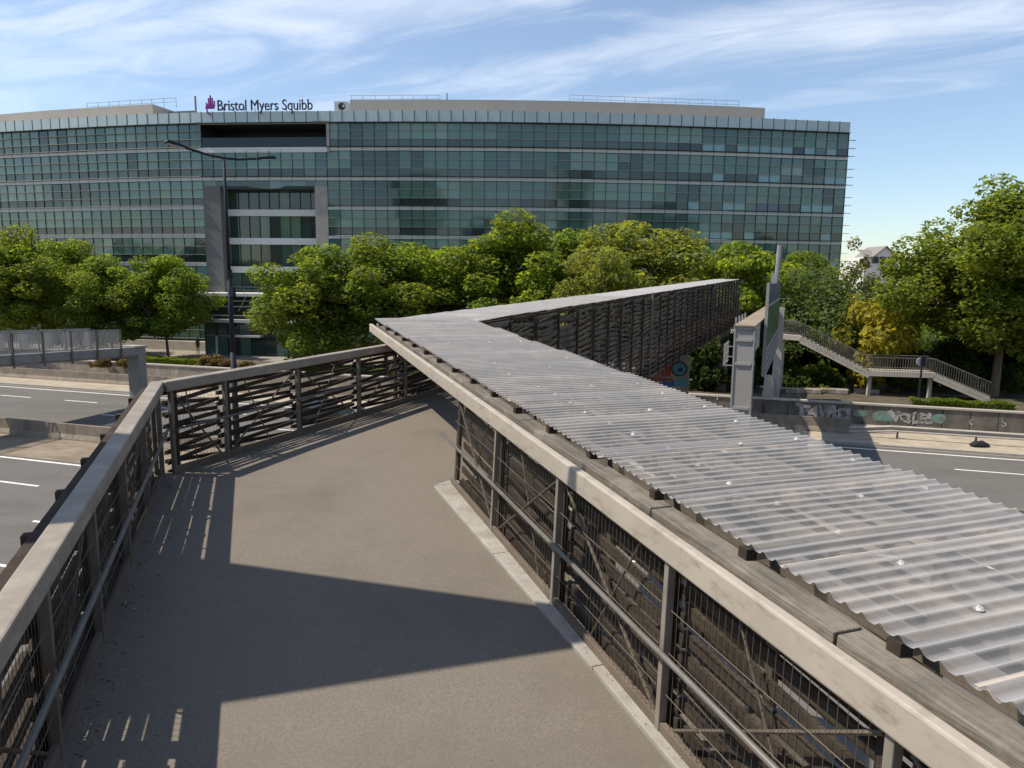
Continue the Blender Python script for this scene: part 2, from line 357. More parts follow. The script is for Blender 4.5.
# raised ground behind the retaining wall
g = MB()
g.face([G(-160, 50.35, 0.95), G(160, 50.35, 0.95), G(160, 58.5, 0.95), G(-160, 58.5, 0.95)])
struct(g.build('planted_bank', M['soil']))
g = MB(); g.face([G(-4, 50.36, 0.957), G(60, 50.36, 0.957), G(60, 52.3, 0.957), G(-4, 52.3, 0.957)]); struct(g.build('path', M['shoulder']))
g = MB()
g.face([G(-160, 58.5, 0.95), G(160, 58.5, 0.95), G(160, 62, 0.45), G(-160, 62, 0.45)])
g.face([G(-160, 62, 0.45), G(160, 62, 0.45), G(160, 160, 0.45), G(-160, 160, 0.45)])
struct(g.build('plaza', M['plaza']))

# ------------------------------------------------------------------ retaining wall, barriers, guardrail
rw = thing('retaining_wall', 'long stained concrete retaining wall with graffiti beyond the far road', 'wall', G(0, 50, 0))
mb = MB(); slab(G, -160, -14, 50.0, 50.3, 0, 1.25, mb); mb.build('wall_panel', M['concrete'], rw)
for i in range(-9, 30):
    mb = MB(); u = i * 1.5 + 0.2; slab(G, u + 0.02, u + 1.48, 50.0, 50.3, 0, 1.22, mb); mb.build('wall_panel', M['darkwall'] if i > -3 else M['concrete'], rw)
mb = MB(); slab(G, 45, 160, 50.0, 50.3, 0, 1.22, mb); mb.build('wall_panel', M['darkwall'], rw)
mb = MB(); slab(G, -160, 160, 49.93, 50.42, 1.255, 1.36, mb); mb.build('coping', M['palec'], rw)

def jersey(mb, u0, u1, v, h=0.8):
    prof = [(-0.30, 0), (-0.28, 0.08), (-0.12, 0.3), (-0.09, h), (0.09, h), (0.12, 0.3), (0.28, 0.08), (0.30, 0)]
    a = [G(u0, v + x, z) for x, z in prof]; b = [G(u1, v + x, z) for x, z in prof]
    for i in range(7): mb.face([a[i], b[i], b[i + 1], a[i + 1]])
    mb.face(a); mb.face(b[::-1])
for nm, lab, u0, u1, v in (('concrete_barrier', 'long low concrete road barrier along the median between the roads', -160, 160, 29.8),
                          ('concrete_barrier', 'low concrete barrier at the far verge, ending where the steel guardrail starts', -160, 6.6, 46.8)):
    mb = MB(); jersey(mb, u0, u1, v, 0.85); o = mb.build(nm, M['barrier'], None, loc=G(0, v, 0)); tag(o, lab, 'barrier')

gr = thing('guardrail', 'pale steel guardrail on short posts in front of the graffiti wall', 'guardrail', G(5, 45.9, 0))
mb = MB()
pr = [(0, 0.40), (-0.09, 0.47), (-0.0, 0.57), (-0.0, 0.62), (-0.09, 0.72), (0, 0.79)]
pts = [(6.4, -0.25)] + [(6.6 + i * 2.0, 0) for i in range(1, 28)]
for (ua, da), (ub, db) in zip(pts, pts[1:]):
    for i in range(5):
        mb.face([G(ua, 45.9 + pr[i][0], pr[i][1] + da), G(ub, 45.9 + pr[i][0], pr[i][1] + db), G(ub, 45.9 + pr[i + 1][0], pr[i + 1][1] + db), G(ua, 45.9 + pr[i + 1][0], pr[i + 1][1] + da)])
o = mb.build('rail_beam', M['palec'], gr); sm = o.modifiers.new('solid', 'SOLIDIFY'); sm.thickness = 0.02
for i in range(1, 14):
    mb = MB(); mb.box(G(5 + i * 4.0, 46.02, 0.35), UD * 0.05, VD * 0.04, ZD * 0.35); mb.build('post', M['post'], gr)

q = G(13.0, 45.3, 0.0)
mb = MB(); nb = random.Random(4); rw_ = 7
pts_ = [[q + Vector((math.cos(j * .785) * r_ * nb.uniform(.85, 1.2), math.sin(j * .785) * r_ * .6 * nb.uniform(.85, 1.2), z * nb.uniform(.9, 1.1))) for j in range(8)] for r_, z in ((.5, 0), (.52, .12), (.44, .24), (.3, .3), (.05, .33))]
for a_, b_ in zip(pts_, pts_[1:]):
    for j in range(8): mb.face([a_[j], a_[(j + 1) % 8], b_[(j + 1) % 8], b_[j]])
o = mb.build('rubbish_bag', M['tyre'], None, smooth=True, loc=q); tag(o, 'black rubbish bag slumped on the verge under the guardrail', 'bag')

# ------------------------------------------------------------------ lettering helper
def text_mesh(body, size, depth, shear=0.0, bold=0.0, spacing=1.0):
    cu = bpy.data.curves.new('lettering', 'FONT'); cu.body = body; cu.size = size; cu.extrude = depth; cu.shear = shear; cu.offset = bold; cu.space_character = spacing; cu.resolution_u = 3
    ob = bpy.data.objects.new('lettering', cu); C.objects.link(ob)
    dg = bpy.context.evaluated_depsgraph_get(); me = bpy.data.meshes.new_from_object(ob.evaluated_get(dg))
    bpy.data.objects.remove(ob); bpy.data.curves.remove(cu)
    return me
def place_text(name, me, m, parent, org, xd, yd, width=None):
    xs = [v.co.x for v in me.vertices]; k = 1.0 if width is None else width / (max(xs) - min(xs)); x0 = min(xs)
    xd = xd.normalized(); yd = yd.normalized(); nd = xd.cross(yd); o0 = WL[parent.name]
    if name == 'graffiti':
        for v in me.vertices:
            x, y = v.co.x, v.co.y; v.co.x = x + .09 * math.sin(7.1 * y + 2.3 * x) + .04 * math.sin(19 * y + 5 * x); v.co.y = y * (1 + .16 * math.sin(5.3 * x + 1)) + .07 * math.sin(4.1 * x) + .03 * math.sin(23 * x + 3 * y)
    for v in me.vertices:
        q = org + xd * ((v.co.x - x0) * k) + yd * v.co.y + nd * v.co.z; v.co = q - o0
    me.materials.clear(); me.materials.append(m)
    o = bpy.data.objects.new(name, me); C.objects.link(o); o.parent = parent; WL[o.name] = o0; return o

o = place_text('graffiti', text_mesh('TAVRO', 1.1, 0.006, 0.15, 0.055, .88), M['g_white'], rw, G(3.75, 49.99, 0.28), UD, ZD, 3.3); o['label'] = 'white block graffiti letters'
o = place_text('graffiti', text_mesh('VOLES', 0.9, 0.006, -.1, 0.04, .9), M['g_white'], rw, G(9.2, 49.985, 0.3), UD, ZD, 2.5); o['label'] = 'pale graffiti word over teal spray'
mb = MB()
for (u0, u1, z0, z1) in ((8.3, 9.6, 0.3, 0.95), (7.2, 8.0, 0.5, 0.9), (11.6, 12.4, 0.35, 0.95)):
    mb.face([G(u0, 49.992, z0), G(u1 - 0.2, 49.992, z0), G(u1, 49.992, (z0 + z1) / 2), G(u1 - 0.1, 49.992, z1), G(u0 + 0.3, 49.992, z1), G(u0 - 0.05, 49.992, z0 + 0.4)])
mb.build('graffiti', M['g_teal'], rw)
for i, (u, wd, mm) in enumerate(((-20.5, 2.4, 'g_teal'), (-17.6, 1.4, 'g_teal'), (-15.6, 2.0, 'g_teal'), (-22.6, 1.3, 'g_pink'), (-18.2, 0.7, 'g_pink'), (-13.2, 1.3, 'g_teal'))):
    mb = MB(); n = 9
    mb.face([G(u + wd * (0.5 + 0.5 * math.cos(2 * math.pi * k / n) * rng.uniform(0.8, 1)), 49.985 - 0.002 * i, 0.62 + 0.48 * math.sin(2 * math.pi * k / n) * rng.uniform(0.75, 1)) for k in range(n)])
    mb.build('graffiti', M[mm], rw)
for u, s_ in ((13.6, 'c'), (15.3, 'S'), (16.9, 'f'), (18.3, 'e')):
    place_text('graffiti', text_mesh(s_, 0.7, 0.004), M['g_white'], rw, G(u, 49.99, 0.35), UD, ZD)

# ================================================================== RAMP
ramp = thing('footbridge_ramp', 'brown asphalt footbridge ramp deck running ahead to a corner', 'footbridge', D(4, 0.5, -0.4))
mb = MB()
poly = [(-7, -1.12), (8.83, -1.12)]
top = [D(a, p) for a, p in poly] + [T(7.6, 0.02), T(7.6, 3.9), D(8.0, 3.2), D(7.6, 2.02), D(-7, 2.02)]
top[1] = D(8.80, -1.12)
bot = [q - ZD * 0.35 for q in top]
mb.face(top); mb.face(bot[::-1])
for i in range(len(top)):
    j = (i + 1) % len(top); mb.face([top[i], bot[i], bot[j], top[j]])
mb.build('deck', M['deck'], ramp)
# concrete kerb strip along the inner railing, cut in lengths
mb = MB()
ks = [-7, -5.2, -3.4, -1.6, 0.2, 2.0, 3.8, 5.6, 7.5]
def kin(a): return 1.95 - 0.035 * max(0, a - 3.0)
for a0, a1 in zip(ks, ks[1:]):
    a0 += 0.006
    mb.hexa([D(a0, kin(a0), -0.05), D(a1, kin(a1), -0.05), D(a1, 2.0, -0.05), D(a0, 2.0, -0.05), D(a0, kin(a0), 0.03), D(a1, kin(a1), 0.03), D(a1, 2.0, 0.03), D(a0, 2.0, 0.03)])
mb.hexa([D(7.51, kin(7.51), -0.05), D(7.63, 2.0, -0.05), D(7.6, 2.1, -0.05), D(7.51, 2.1, -0.05), D(7.51, kin(7.51), 0.03), D(7.63, 2.0, 0.03), D(7.6, 2.1, 0.03), D(7.51, 2.1, 0.03)])
mb.build('kerb', M['kerb'], ramp, bevel=0.006)
for q in (D(-3, 0.5), D(2.5, 0.5), D(7.6, 0.5)):
    mb = MB(); mb.tube((q.x, q.y, -0.02), (q.x, q.y, q.z - 0.36), 0.35, 20); mb.build('support_column', M['palec'], ramp, smooth=False)
# grit lying along the foot of the left railing
mb = MB()
for i in range(420):
    a = rng.uniform(0.5, 8.6); p = -0.98 + abs(rng.gauss(0, 0.09)); s = rng.uniform(0.004, 0.014); c = D(a, p, 0.002)
    t = rng.uniform(0, 6.28); x = Vector((math.cos(t), math.sin(t), rng.uniform(-.4, .4))); y = Vector((-math.sin(t), math.cos(t), rng.uniform(-.3, .3)))
    mb.face([c - x * s - y * s * .6, c + x * s - y * s * .5, c + x * s * 1.1 + y * s * .5 + ZD * s * .5, c - x * s * .7 + y * s * .7 + ZD * s * .3])
for i in range(150):
    a = rng.uniform(0.5, 7.4); p = rng.uniform(1.93, 2.0) if rng.random() < .6 else rng.uniform(-.6, 1.8); s = rng.uniform(0.003, 0.009); c = D(a, p, 0.034 if p > 1.9 else 0.003)
    t = rng.uniform(0, 6.28); x = Vector((math.cos(t), math.sin(t), 0.1)); y = Vector((-math.sin(t), math.cos(t), 0.2))
    mb.face([c - x * s - y * s * .6, c + x * s - y * s * .5, c + x * s * 1.1 + y * s * .5, c - x * s * .7 + y * s * .7])
o = mb.build('leaf_litter', M['purlin']); struct(o, 'stuff'); o['label'] = 'scattered dry leaf crumbs along the deck edges'

def mesh_bay(mb, f, a0, a1, h0, h1, off):
    n = int((a1 - a0) / 0.05)
    r = 0.0017
    for i in range(1, n):
        a = a0 + (a1 - a0) * i / n
        mb.tube(f(a, off, h0), f(a, off, h1), r, 4, cap=False)
    k = int((h1 - h0) / 0.2)
    for i in range(k + 1):
        h = h0 + (h1 - h0) * i / max(1, k); mb.tube(f(a0, off - 0.004, h), f(a1, off - 0.004, h), 0.003, 4, cap=False)

def slat_bay(mb, f, a0, a1, h0, h1, off, step, wd, tilt, r, thick=0.022, layer2=True):
    h = h0 + 0.02; k = 0
    while h < h1:
        for ly in ((0, 1) if layer2 else (0,)):
            t = r.uniform(0.3, 1.0) * tilt * (1 if ly == 0 else -1)
            hh = h + (step * 0.5 if ly else 0) + r.uniform(-0.012, 0.012)
            ha = min(max(hh - t, h0 + wd / 2), h1 - wd / 2); hb = min(max(hh + t, h0 + wd / 2), h1 - wd / 2)
            mb.beam(f(a0, off + ly * (thick + 0.012), ha), f(a1, off + ly * (thick + 0.012), hb), thick, wd, ZD)
        h += step; k += 1

def railing(root, f, posts, top, bh, bw, boff, slat_off, step, wd, tilt, sr, mesh_bays, bracket=True, overhang=(0.1, 0.05), h_rail=0.53, rail_ext=(0.0, 0.0), layer2=True, end_steel=True, thick=.024, bm='beam', pm='post'):
    a0, a1 = posts[0], posts[-1]
    mb = MB(); mb.beam(f(a0 - overhang[0], boff, top - bh / 2), f(a1 + overhang[1], boff, top - bh / 2), bw, bh); mb.build('top_beam', M[bm], root, bevel=0.012)
    for a in posts:
        if end_steel or a != posts[-1]:
            mb = MB(); mb.beam(f(a, 0.03, -0.04), f(a, 0.03, top - bh + 0.004), 0.05, 0.042, (f(a + 1, 0, 0) - f(a, 0, 0)))
            mb.build('post', M[pm], root, bevel=0.005)
        mb = MB(); mb.beam(f(a + 0.09, slat_off - 0.035, -0.12), f(a + 0.09, slat_off - 0.035, top - bh - 0.002), 0.035, 0.085, (f(a + 1, 0, 0) - f(a, 0, 0)))
        mb.build('timber_upright', M['rafter'], root)
    mb = MB(); mb.tube(f(a0 - rail_ext[0], -0.055, h_rail), f(a1 + rail_ext[1], -0.055, h_rail), 0.017, 12)
    hr = mb.build('handrail', M['rail'], root, smooth=True)
    mb = MB()
    for a in posts: mb.tube(f(a, -0.04, h_rail - 0.02), f(a, 0.005, h_rail - 0.05), 0.009, 6)
    mb.build('bracket', M['rail'], hr)
    mb = MB(); mb.beam(f(a0, 0.03, 0.03), f(a1, 0.03, 0.03), 0.035, 0.1); mb.build('bottom_rail', M['rust'], root)
    for i, (b0, b1) in enumerate(zip(posts, posts[1:])):
        mb = MB(); slat_bay(mb, f, b0 + 0.0, b1 - 0.0, -0.02, top - bh - 0.02, slat_off, step, wd, tilt, sr, thick, layer2); mb.build('slat_panel', M['slat'], root)
        mb = MB(); lo, hi = b0 + 0.06, b1 - 0.06
        s_ = 1 if i % 2 else -1
        mb.tube(f(lo, 0.05, 0.05 if s_ > 0 else top - bh - 0.05), f(hi, 0.05, top - bh - 0.05 if s_ > 0 else 0.05), 0.011, 6)
        mb.tube(f(lo + 0.3, 0.055, 0.05 if s_ < 0 else top - bh - 0.05), f(hi - 0.5, 0.055, top - bh - 0.05 if s_ < 0 else 0.05), 0.008, 6)
        mb.build('brace_rod', M['rod'], root)
        if i in mesh_bays:
            mb = MB(); mesh_bay(mb, f, b0 + 0.05, b1 - 0.05, 0.02, top - bh - 0.02, 0.025); mb.build('wire_mesh', M['wire'], root)

r1 = random.Random(3)
fl = lambda a, off, h: D(a, -1.0 - off, h)
rl = thing('slatted_railing', 'slatted timber railing under a pale steel beam, left edge of the ramp', 'railing', D(4, -1.0))
railing(rl, fl, [-2.3, -1.05, 0.2, 1.45, 2.7, 3.95, 5.1, 6.3, 7.5, 8.72], 1.07, 0.12, 0.135, 0.03, 0.13, 0.135, 0.085, 0.03, r1, range(1, 9), layer2=False, thick=.03, bm='beam_shaded')
mb = MB(); mb.beam(fl(-2, 0.19, 0.93), fl(8.85, 0.17, 0.93), 0.07, 0.10); eb = mb.build('edge_timber', M['rafter'], rl)
for i in range(14):
    mb = MB(); a = -1.6 + i * 0.78; mb.beam(fl(a, 0.1, 0.9), fl(a, 0.29, 0.9), 0.07, 0.07); mb.build('stub', M['rafter'], eb)
ft = lambda t, off, h: T(t, 0.10 - off, h)
r2 = random.Random(5)
rt_ = thing('slatted_railing', 'slatted railing turning away from the ramp corner with open herringbone slats', 'railing', T(3, 0.1))
railing(rt_, ft, [0.06, 0.86, 2.2, 3.65, 5.05, 6.5, 7.9], 1.07, 0.115, 0.14, 0.04, 0.13, 0.14, 0.046, 0.05, r2, (0,), bm='beam_shaded', overhang=(0.09, 0.1))
fi = lambda a, off, h: D(a, 1.985 + off, h) + RP * (0.0 + 0.07 * h * max(0, a) / 8.0 * 0.9)
r3 = random.Random(9)
ri = thing('slatted_railing', 'inner slatted railing with wire mesh beneath the deep pale beam and corrugated roof', 'railing', D(4, 2.02))
railing(ri, fi, [-1.3, 0.2, 1.7, 3.15, 4.65, 6.1, 7.56], 1.148, 0.152, 0.06, 0.0, 0.15, 0.135, 0.072, 0.045, r3, range(1, 6), overhang=(0.2, 6.25), rail_ext=(0, 0.28), layer2=False, end_steel=False, pm='post_lit')

# ================================================================== COVERED WALKWAY
cw = thing('covered_walkway', 'covered footbridge with translucent corrugated roof and slatted sides crossing the road', 'footbridge', D(8, 3, -1.5))
RH = 1.25
EAVE, RIDGE = 2.15, 3.93
def ev(a): return EAVE
def corr_sheet(f, a0, a1, p0f, p1f, n_r, sub, amp, z, sag, r, nseg=5):
    n = n_r * sub
    mb = MB(); k = 0
    tw = r.uniform(-0.006, 0.006); lift = r.uniform(0, 0.006)
    for i in range(n + 1):
        u = i / n; a = a0 + (a1 - a0) * u
        for j in range(nseg + 1):
            v = j / nseg; p0, p1 = p0f(a), p1f(a)
            zz = z + amp * (2.2 * (0.5 + 0.5 * math.sin(2 * math.pi * n_r * u - math.pi / 2)) ** 2.6 - 1) + sag * math.sin(math.pi * 2 * v + tw * 100) * 0.4 + tw * (v - .5) + 0.014 * u + lift
            mb.v.append(tuple(f(a, p0 + (p1 - p0) * v, zz)))
    drt = [1.0 if (i < sub * .9 or i >= n - sub * .35) else 0.0 for i in range(n)]
    if r.random() < .5:
        k0 = r.randrange(2, n_r - 1) * sub
        for i in range(k0, k0 + sub): drt[i] = .55
    w_ = nseg + 1
    for i in range(n):
        for j in range(nseg):
            mb.f.append((i * w_ + j, i * w_ + j + 1, (i + 1) * w_ + j + 1, (i + 1) * w_ + j)); mb.t.append((drt[i] * r.uniform(.35, 1), 0.0, 0.0))
    return mb
r4 = random.Random(21)
PIT = 0.925
A_END = 13.55
for i in range(-3, 15):
    a0 = A_END - (i + 1) * PIT if False else -2.2 + i * PIT
sheets = []
a = A_END
while a > -1.5:
    sheets.append((a - PIT * 12 / 11, a)); a -= PIT
for i, (a0, a1) in enumerate(sheets):
    j0, j1 = r4.uniform(-0.025, 0.02), r4.uniform(-0.03, 0.03)
    mb = corr_sheet(D, a0, a1, lambda q: ev(q) + j0, lambda q: RIDGE + j1, 12, 8, 0.0092, RH, 0.008, r4)
    mb.build('roof_sheet', M['sheet'], cw, smooth=True)
# fixings: white caps in three rows
mb_c = 0
for row, (p, sp0) in enumerate(((2.66, .39), (3.25, 1.16), (3.74, .58))):
    for i in range(34):
        if mb_c >= 96: break
        a = 0.75 + i * sp0 + r4.uniform(-0.03, 0.03)
        if a > 13.2: break
        pp = p + r4.uniform(-0.05, 0.05); mb = MB(); z = RH + 0.021
        z = RH + .012; mb.tube(D(a, pp, z - 0.006), D(a, pp, z + 0.004), 0.022, 9, 0.014); mb.tube(D(a, pp, z + 0.004), D(a, pp, z + 0.009), 0.008, 6, 0.007)
        mb.build('fixing_cap', M['cap'], cw); mb_c += 1
# timber along the eave, in lengths
cuts = [-2.0, 0.35, 2.02, 3.42, 5.6, 7.4, 9.2, 10.9, 12.2, 13.5]
for a0, a1 in zip(cuts, cuts[1:]):
    k = r4.uniform(-0.01, 0.01)
    mb = MB(); fp = lambda a: 2.105 + 0.0079 * 1.1 * max(0, a)
    mb = MB(); mb.beam(D(a0 + 0.008, fp(a0) + k * .5, 1.108), D(a1 - 0.008, fp(a1) - k * .5, 1.108), 0.14, 0.15); mb.build('eave_timber', M['timber'], cw, bevel=0.006)
a = -1.6; i = 0
while a < 13.4:
    x0 = ev(a) - 0.015 + r4.uniform(-.01, .03)
    mb = MB(); mb.beam(D(a, x0 + .061, 1.206), D(a, RIDGE - 0.05, 1.206), 0.062, 0.058); rf = mb.build('rafter', M['purlin'], cw)
    mb = MB(); mb.beam(D(a, x0, 1.206), D(a, x0 + .06, 1.206), 0.062, 0.058); mb.build('shaded_rafter_end', M['rafter'], rf)  # dark end piece: shade on the rafter tip put into the colour
    a += 0.72 if a > 4 else 0.86; i += 1
for p in (2.36, 2.72, 3.08, 3.44, 3.82):
    mb = MB(); mb.beam(D(-2, p, 1.135), D(13.3, p + 0.01, 1.135), 0.085, 0.06); mb.build('purlin', M['purlin'], cw)
# edge timber on the far side, posts, floor and slatted wall below the near roof
mb = MB(); mb.beam(D(-2, RIDGE - 0.06, 1.09), D(12.9, RIDGE - 0.06, 1.09), 0.06, 0.16); mb.build('eave_timber', M['timber'], cw)
mb = MB(); slab(D, -2, 13.0, 2.3, 3.95, -1.35, -1.2, mb); mb.build('walkway_floor', M['deck'], cw)
for i in range(11):
    a = -1.2 + i * 1.4; mb = MB(); mb.beam(D(a, 3.84, -1.2), D(a, 3.84, 1.04), 0.07, 0.09, RD); mb.build('post', M['post'], cw)
for i in range(10):
    a = -1.2 + i * 1.4; mb = MB(); slat_bay(mb, D, a, a + 1.4, -1.2, 1.0, 3.9, 0.22, 0.1, 0.05, r4, layer2=False); mb.build('slat_panel', M['slat'], cw)
# crossing leg
P0 = D(13.05, RIDGE, RH); AP = D(13.62, 2.17, RH)
XAZ = R(23.6); XD = Vector((math.sin(XAZ), math.cos(XAZ), 0)); XP = Vector((math.cos(XAZ), -math.sin(XAZ), 0))
XS = 0.0215
XL = 43.5
def X(t, q, h=0.0): return P0 + XD * t + XP * q + ZD * (XS * t + h)   # q: 0 at near eave, negative towards the far side
qf = (AP - P0).dot(XP); t_ap = (AP - P0).dot(XD)
def mitre(t): return 0
n = int(XL / 0.95)
for i in range(n):
    t0 = i * 0.95; j0 = r4.uniform(-0.03, 0.03)
    mb = corr_sheet(X, t0 - (0.0 if i else 0.0), t0 + 1.0, lambda q: qf, lambda q: 0.03 + j0, 12, 5 if i < 12 else 3, 0.0095, 0.0, 0.006, r4, 3)
    mb.build('roof_sheet', M['sheet'], cw, smooth=True)
# mitre piece between both legs
mb = MB(); mb.face([D(13.5, ev(13.5), RH + 0.012), AP + ZD * 0.016, X(0, 0, 0.004), D(13.0, RIDGE, RH + 0.012)]); 
mb.face([AP + ZD * 0.014, X(t_ap + 0.6, qf, 0.012), X(0.3, 0, 0.01), X(0, 0, 0.006)])
mb.build('roof_sheet', M['sheet'], cw)
for q in (-0.05, qf * 0.5, qf + 0.05):
    mb = MB(); mb.beam(X(t_ap if q < -1 else 0, q, -0.09), X(XL, q, -0.08), 0.08, 0.06); mb.build('purlin', M['rafter'], cw)
i = 0
t = 0.3
while t < XL:
    mb = MB(); mb.beam(X(t, qf + 0.02, -0.03), X(t, 0.06, -0.03), 0.07, 0.05); mb.build('rafter', M['rafter'], cw); t += 1.45
mb = MB(); slab(X, -1.8, 14.2, qf + 0.02, -0.06, -2.75, -2.6, mb); mb.build('walkway_floor', M['palec'], cw)
mb = MB(); slab(X, 14.2, XL, qf + 0.02, -0.02, -2.75, -2.6, mb); mb.build('walkway_floor', M['rafter'], cw)
for q in (-0.12, qf + 0.12):
    mb = MB(); mb.beam(X(-1, q, -2.98), X(XL, q, -2.98), 0.2, 0.42); mb.build('girder', M['rafter'], cw)
r6 = random.Random(33)
for side, q in ((1, 0.0), (-1, qf)):
    t = 0.0; bay = 1.45
    while t < XL - 0.5:
        mb = MB()
        op = 5.5 < t < 14.0
        t1 = min(t + bay, XL); h = -3.16; ph0 = r6.uniform(0, 6.28)
        while h < -0.14:
            tl = .075 * math.sin(h * 2.3 + ph0) + r6.uniform(-.025, .025)
            for ly, sg in (((0, 1),) if op and r6.random() < .8 else ((0, 1), (1, -1))):
                wd_ = r6.choice((.05, .06, .07, .085)); k0 = lambda z: min(max(z, -3.17), -.13)
                mb.beam(X(t - .03, q + side * (.03 + ly * .04), k0(h - sg * tl + ly * .05)), X(t1 + .03, q + side * (.03 + ly * .04), k0(h + sg * tl + ly * .05)), .028, wd_, ZD)
            h += .15 if op else r6.choice((.16, .19, .22))
        mb.build('slat_panel', M['slat_pale'], cw)
        mb = MB(); mb.beam(X(t, q + side * 0.105, -3.2), X(t, q + side * 0.105, -.1), .05, .075, XD); mb.build('batten', M['rafter'], cw)
        mb = MB(); mb.beam(X(t, q - side * 0.05, -3.15), X(t, q - side * 0.05, -0.12), 0.09, 0.11, XD); mb.build('post', M['rafter'], cw)
        t += bay
for t in (14.2, 29.8, 39.3, 43.2):
    mb = MB(); mb.beam(X(t, 0.16, -3.25), X(t, 0.16, 0.0), 0.05, 0.05, XD); mb.build('post', M['timber'], cw)
# piers of the crossing
c = X(42.6, qf / 2); mb = MB(); mb.box((c.x, c.y, (X(42.6, 0, -3.2).z) / 2), XP * 0.4, XD * 0.4, ZD * (X(42.6, 0, -3.2).z / 2)); mb.build('pier', M['darkwall'], cw)
g = MB(); slab(G, -9, 3, 30.41, 35.0, 0, 0.13, g); struct(g.build('median', M['kerb'], bevel=.03))
pc = at(670, 370, 32.5); ztop = 5.62
mb = MB(); mb.box((pc.x, pc.y + 0.3, ztop / 2), UD * 0.92, VD * 0.3, ZD * ztop / 2); pier = mb.build('pier', M['darkwall'], cw, bevel=0.02)  # darker concrete chosen to put the shade into the pier colour
fo = Vector((pc.x, pc.y + 0.3, 0)) - VD * 0.304
def PF(u, z, k=0): return fo + UD * (u * 1.16) + ZD * (4.1 + (z - 3.6) * 0.95) - VD * 0.003 * k
mb = MB(); mb.face([PF(-0.75, 4.15), PF(-0.05, 4.15), PF(-0.02, 4.95), PF(-0.3, 4.75), PF(-0.72, 4.6)]); mb.build('graffiti', M['g_dusk'], pier)
mb = MB()
for x in (-0.2, -0.06, 0.06): mb.face([PF(x - 0.05, 4.2, 1), PF(x + 0.05, 4.2, 1), PF(x + 0.06, 4.92, 1), PF(x - 0.06, 4.92, 1)])
mb.face([PF(-0.75, 3.95, 1), PF(0.2, 4.0, 1), PF(0.2, 4.12, 1), PF(-0.75, 4.12, 1)])
mb.build('graffiti', M['g_red'], pier)
mb = MB(); mb.face([PF(-0.2, 3.78, 2), PF(0.0, 3.6, 2), PF(0.28, 3.8, 2), PF(0.25, 4.04, 2), PF(0.05, 3.92, 2), PF(-0.2, 4.02, 2)]); mb.build('graffiti', M['g_blue'], pier)
def ring(mb, cx, cz, r0, r1, k, sx=1.0):
    m = 20
    for i in range(m):
        a, b = 2 * math.pi * i / m, 2 * math.pi * (i + 1) / m
        mb.face([PF(cx + sx * r0 * math.cos(a), cz + r0 * math.sin(a), k), PF(cx + sx * r1 * math.cos(a), cz + r1 * math.sin(a), k), PF(cx + sx * r1 * math.cos(b), cz + r1 * math.sin(b), k), PF(cx + sx * r0 * math.cos(b), cz + r0 * math.sin(b), k)])
mb = MB(); ring(mb, 0.43, 4.6, 0.30, 0.37, 3, 0.85); ring(mb, 0.47, 4.55, 0.0, 0.1, 4); mb.build('graffiti', M['g_black'], pier)
mb = MB(); ring(mb, 0.43, 4.6, 0.0, 0.30, 1, 0.85); mb.face([PF(0.3, 3.75, 1), PF(0.7, 3.8, 1), PF(0.75, 4.2, 1), PF(0.4, 4.15, 1)]); mb.build('graffiti', M['g_cyan'], pier)
q = at(698, 388, 55.0); q.z = 0.95
mb = MB(); mb.box((q.x, q.y, q.z + 0.16), UD * 0.5, VD * 0.2, ZD * 0.16)
o = mb.build('stone_block', M['orange'], None, loc=q, bevel=0.02); tag(o, 'short pale stone block with orange sunlight in its colour on the bank behind the graffiti bridge pier', 'block')

# canopy unseen at left of the view, added and shaped to shade the ramp
cn = thing('shadow_caster', 'unseen wedge shaped canopy on steel posts left of the ramp', 'shadow_caster', (-7, 4.8, 0))
tip = Vector((-2.43, 4.66, 12.0)); e1 = tip + Vector((-0.972, 0.236, 0)) * 8.0; e2 = tip + Vector((-0.952, -0.30, 0)) * 8.0
mb = MB(); mb.hexa([tip - ZD * .05, tip + Vector((0, .02, -.05)), e1 - ZD * .05, e2 - ZD * .05, tip, tip + Vector((0, .02, 0)), e1, e2]); mb.build('shadow_wedge', M['timber'], cn)
mb = MB(); mb.beam(tip - ZD * .13, e1 - ZD * .13, .1, .16); mb.beam(tip - ZD * .13 + Vector((-.15, 0, 0)), e2 - ZD * .13, .1, .16); mb.build('edge_beam', M['beam'], cn)
for q in ((-8.2, 5.6), (-8.0, 3.6)):
    mb = MB(); mb.tube((q[0], q[1], -.02), (q[0], q[1], 11.85), 0.12, 12); mb.build('post', M['post'], cn)

# ================================================================== OFFICE BUILDING
ZT = 27.0
PL = [Vector((q.x, q.y)) for q in (onz(*p, ZT) for p in ((0, 122.5), (60, 118.9), (100, 116.6), (150, 114.2), (200, 112.6), (265, 111.7), (330, 111.3), (400, 111), (500, 111.4), (575, 112.6), (650, 114.5), (750, 118.0), (850, 122.5)))]
PL = [PL[0] + (PL[0] - PL[1]) * 3.2 + Vector((0, 3.0)), PL[0] + (PL[0] - PL[1]) * 1.5 + Vector((0, 0.8))] + PL
SC = [0.0]
for a, b in zip(PL, PL[1:]): SC.append(SC[-1] + (b - a).length)
def B(s, z, o=0.0):            # point on the facade: s along it, o metres in front of it
    i = 0
    while i < len(PL) - 2 and s > SC[i + 1]: i += 1
    t = (s - SC[i]) / (SC[i + 1] - SC[i]); q = PL[i].lerp(PL[i + 1], t)
    d = (PL[min(i + 2, len(PL) - 1)] - PL[max(i - 1, 0)]).normalized() if 0 < i < len(PL) - 2 else (PL[i + 1] - PL[i]).normalized()
    return Vector((q.x + d.y * o, q.y - d.x * o, z))
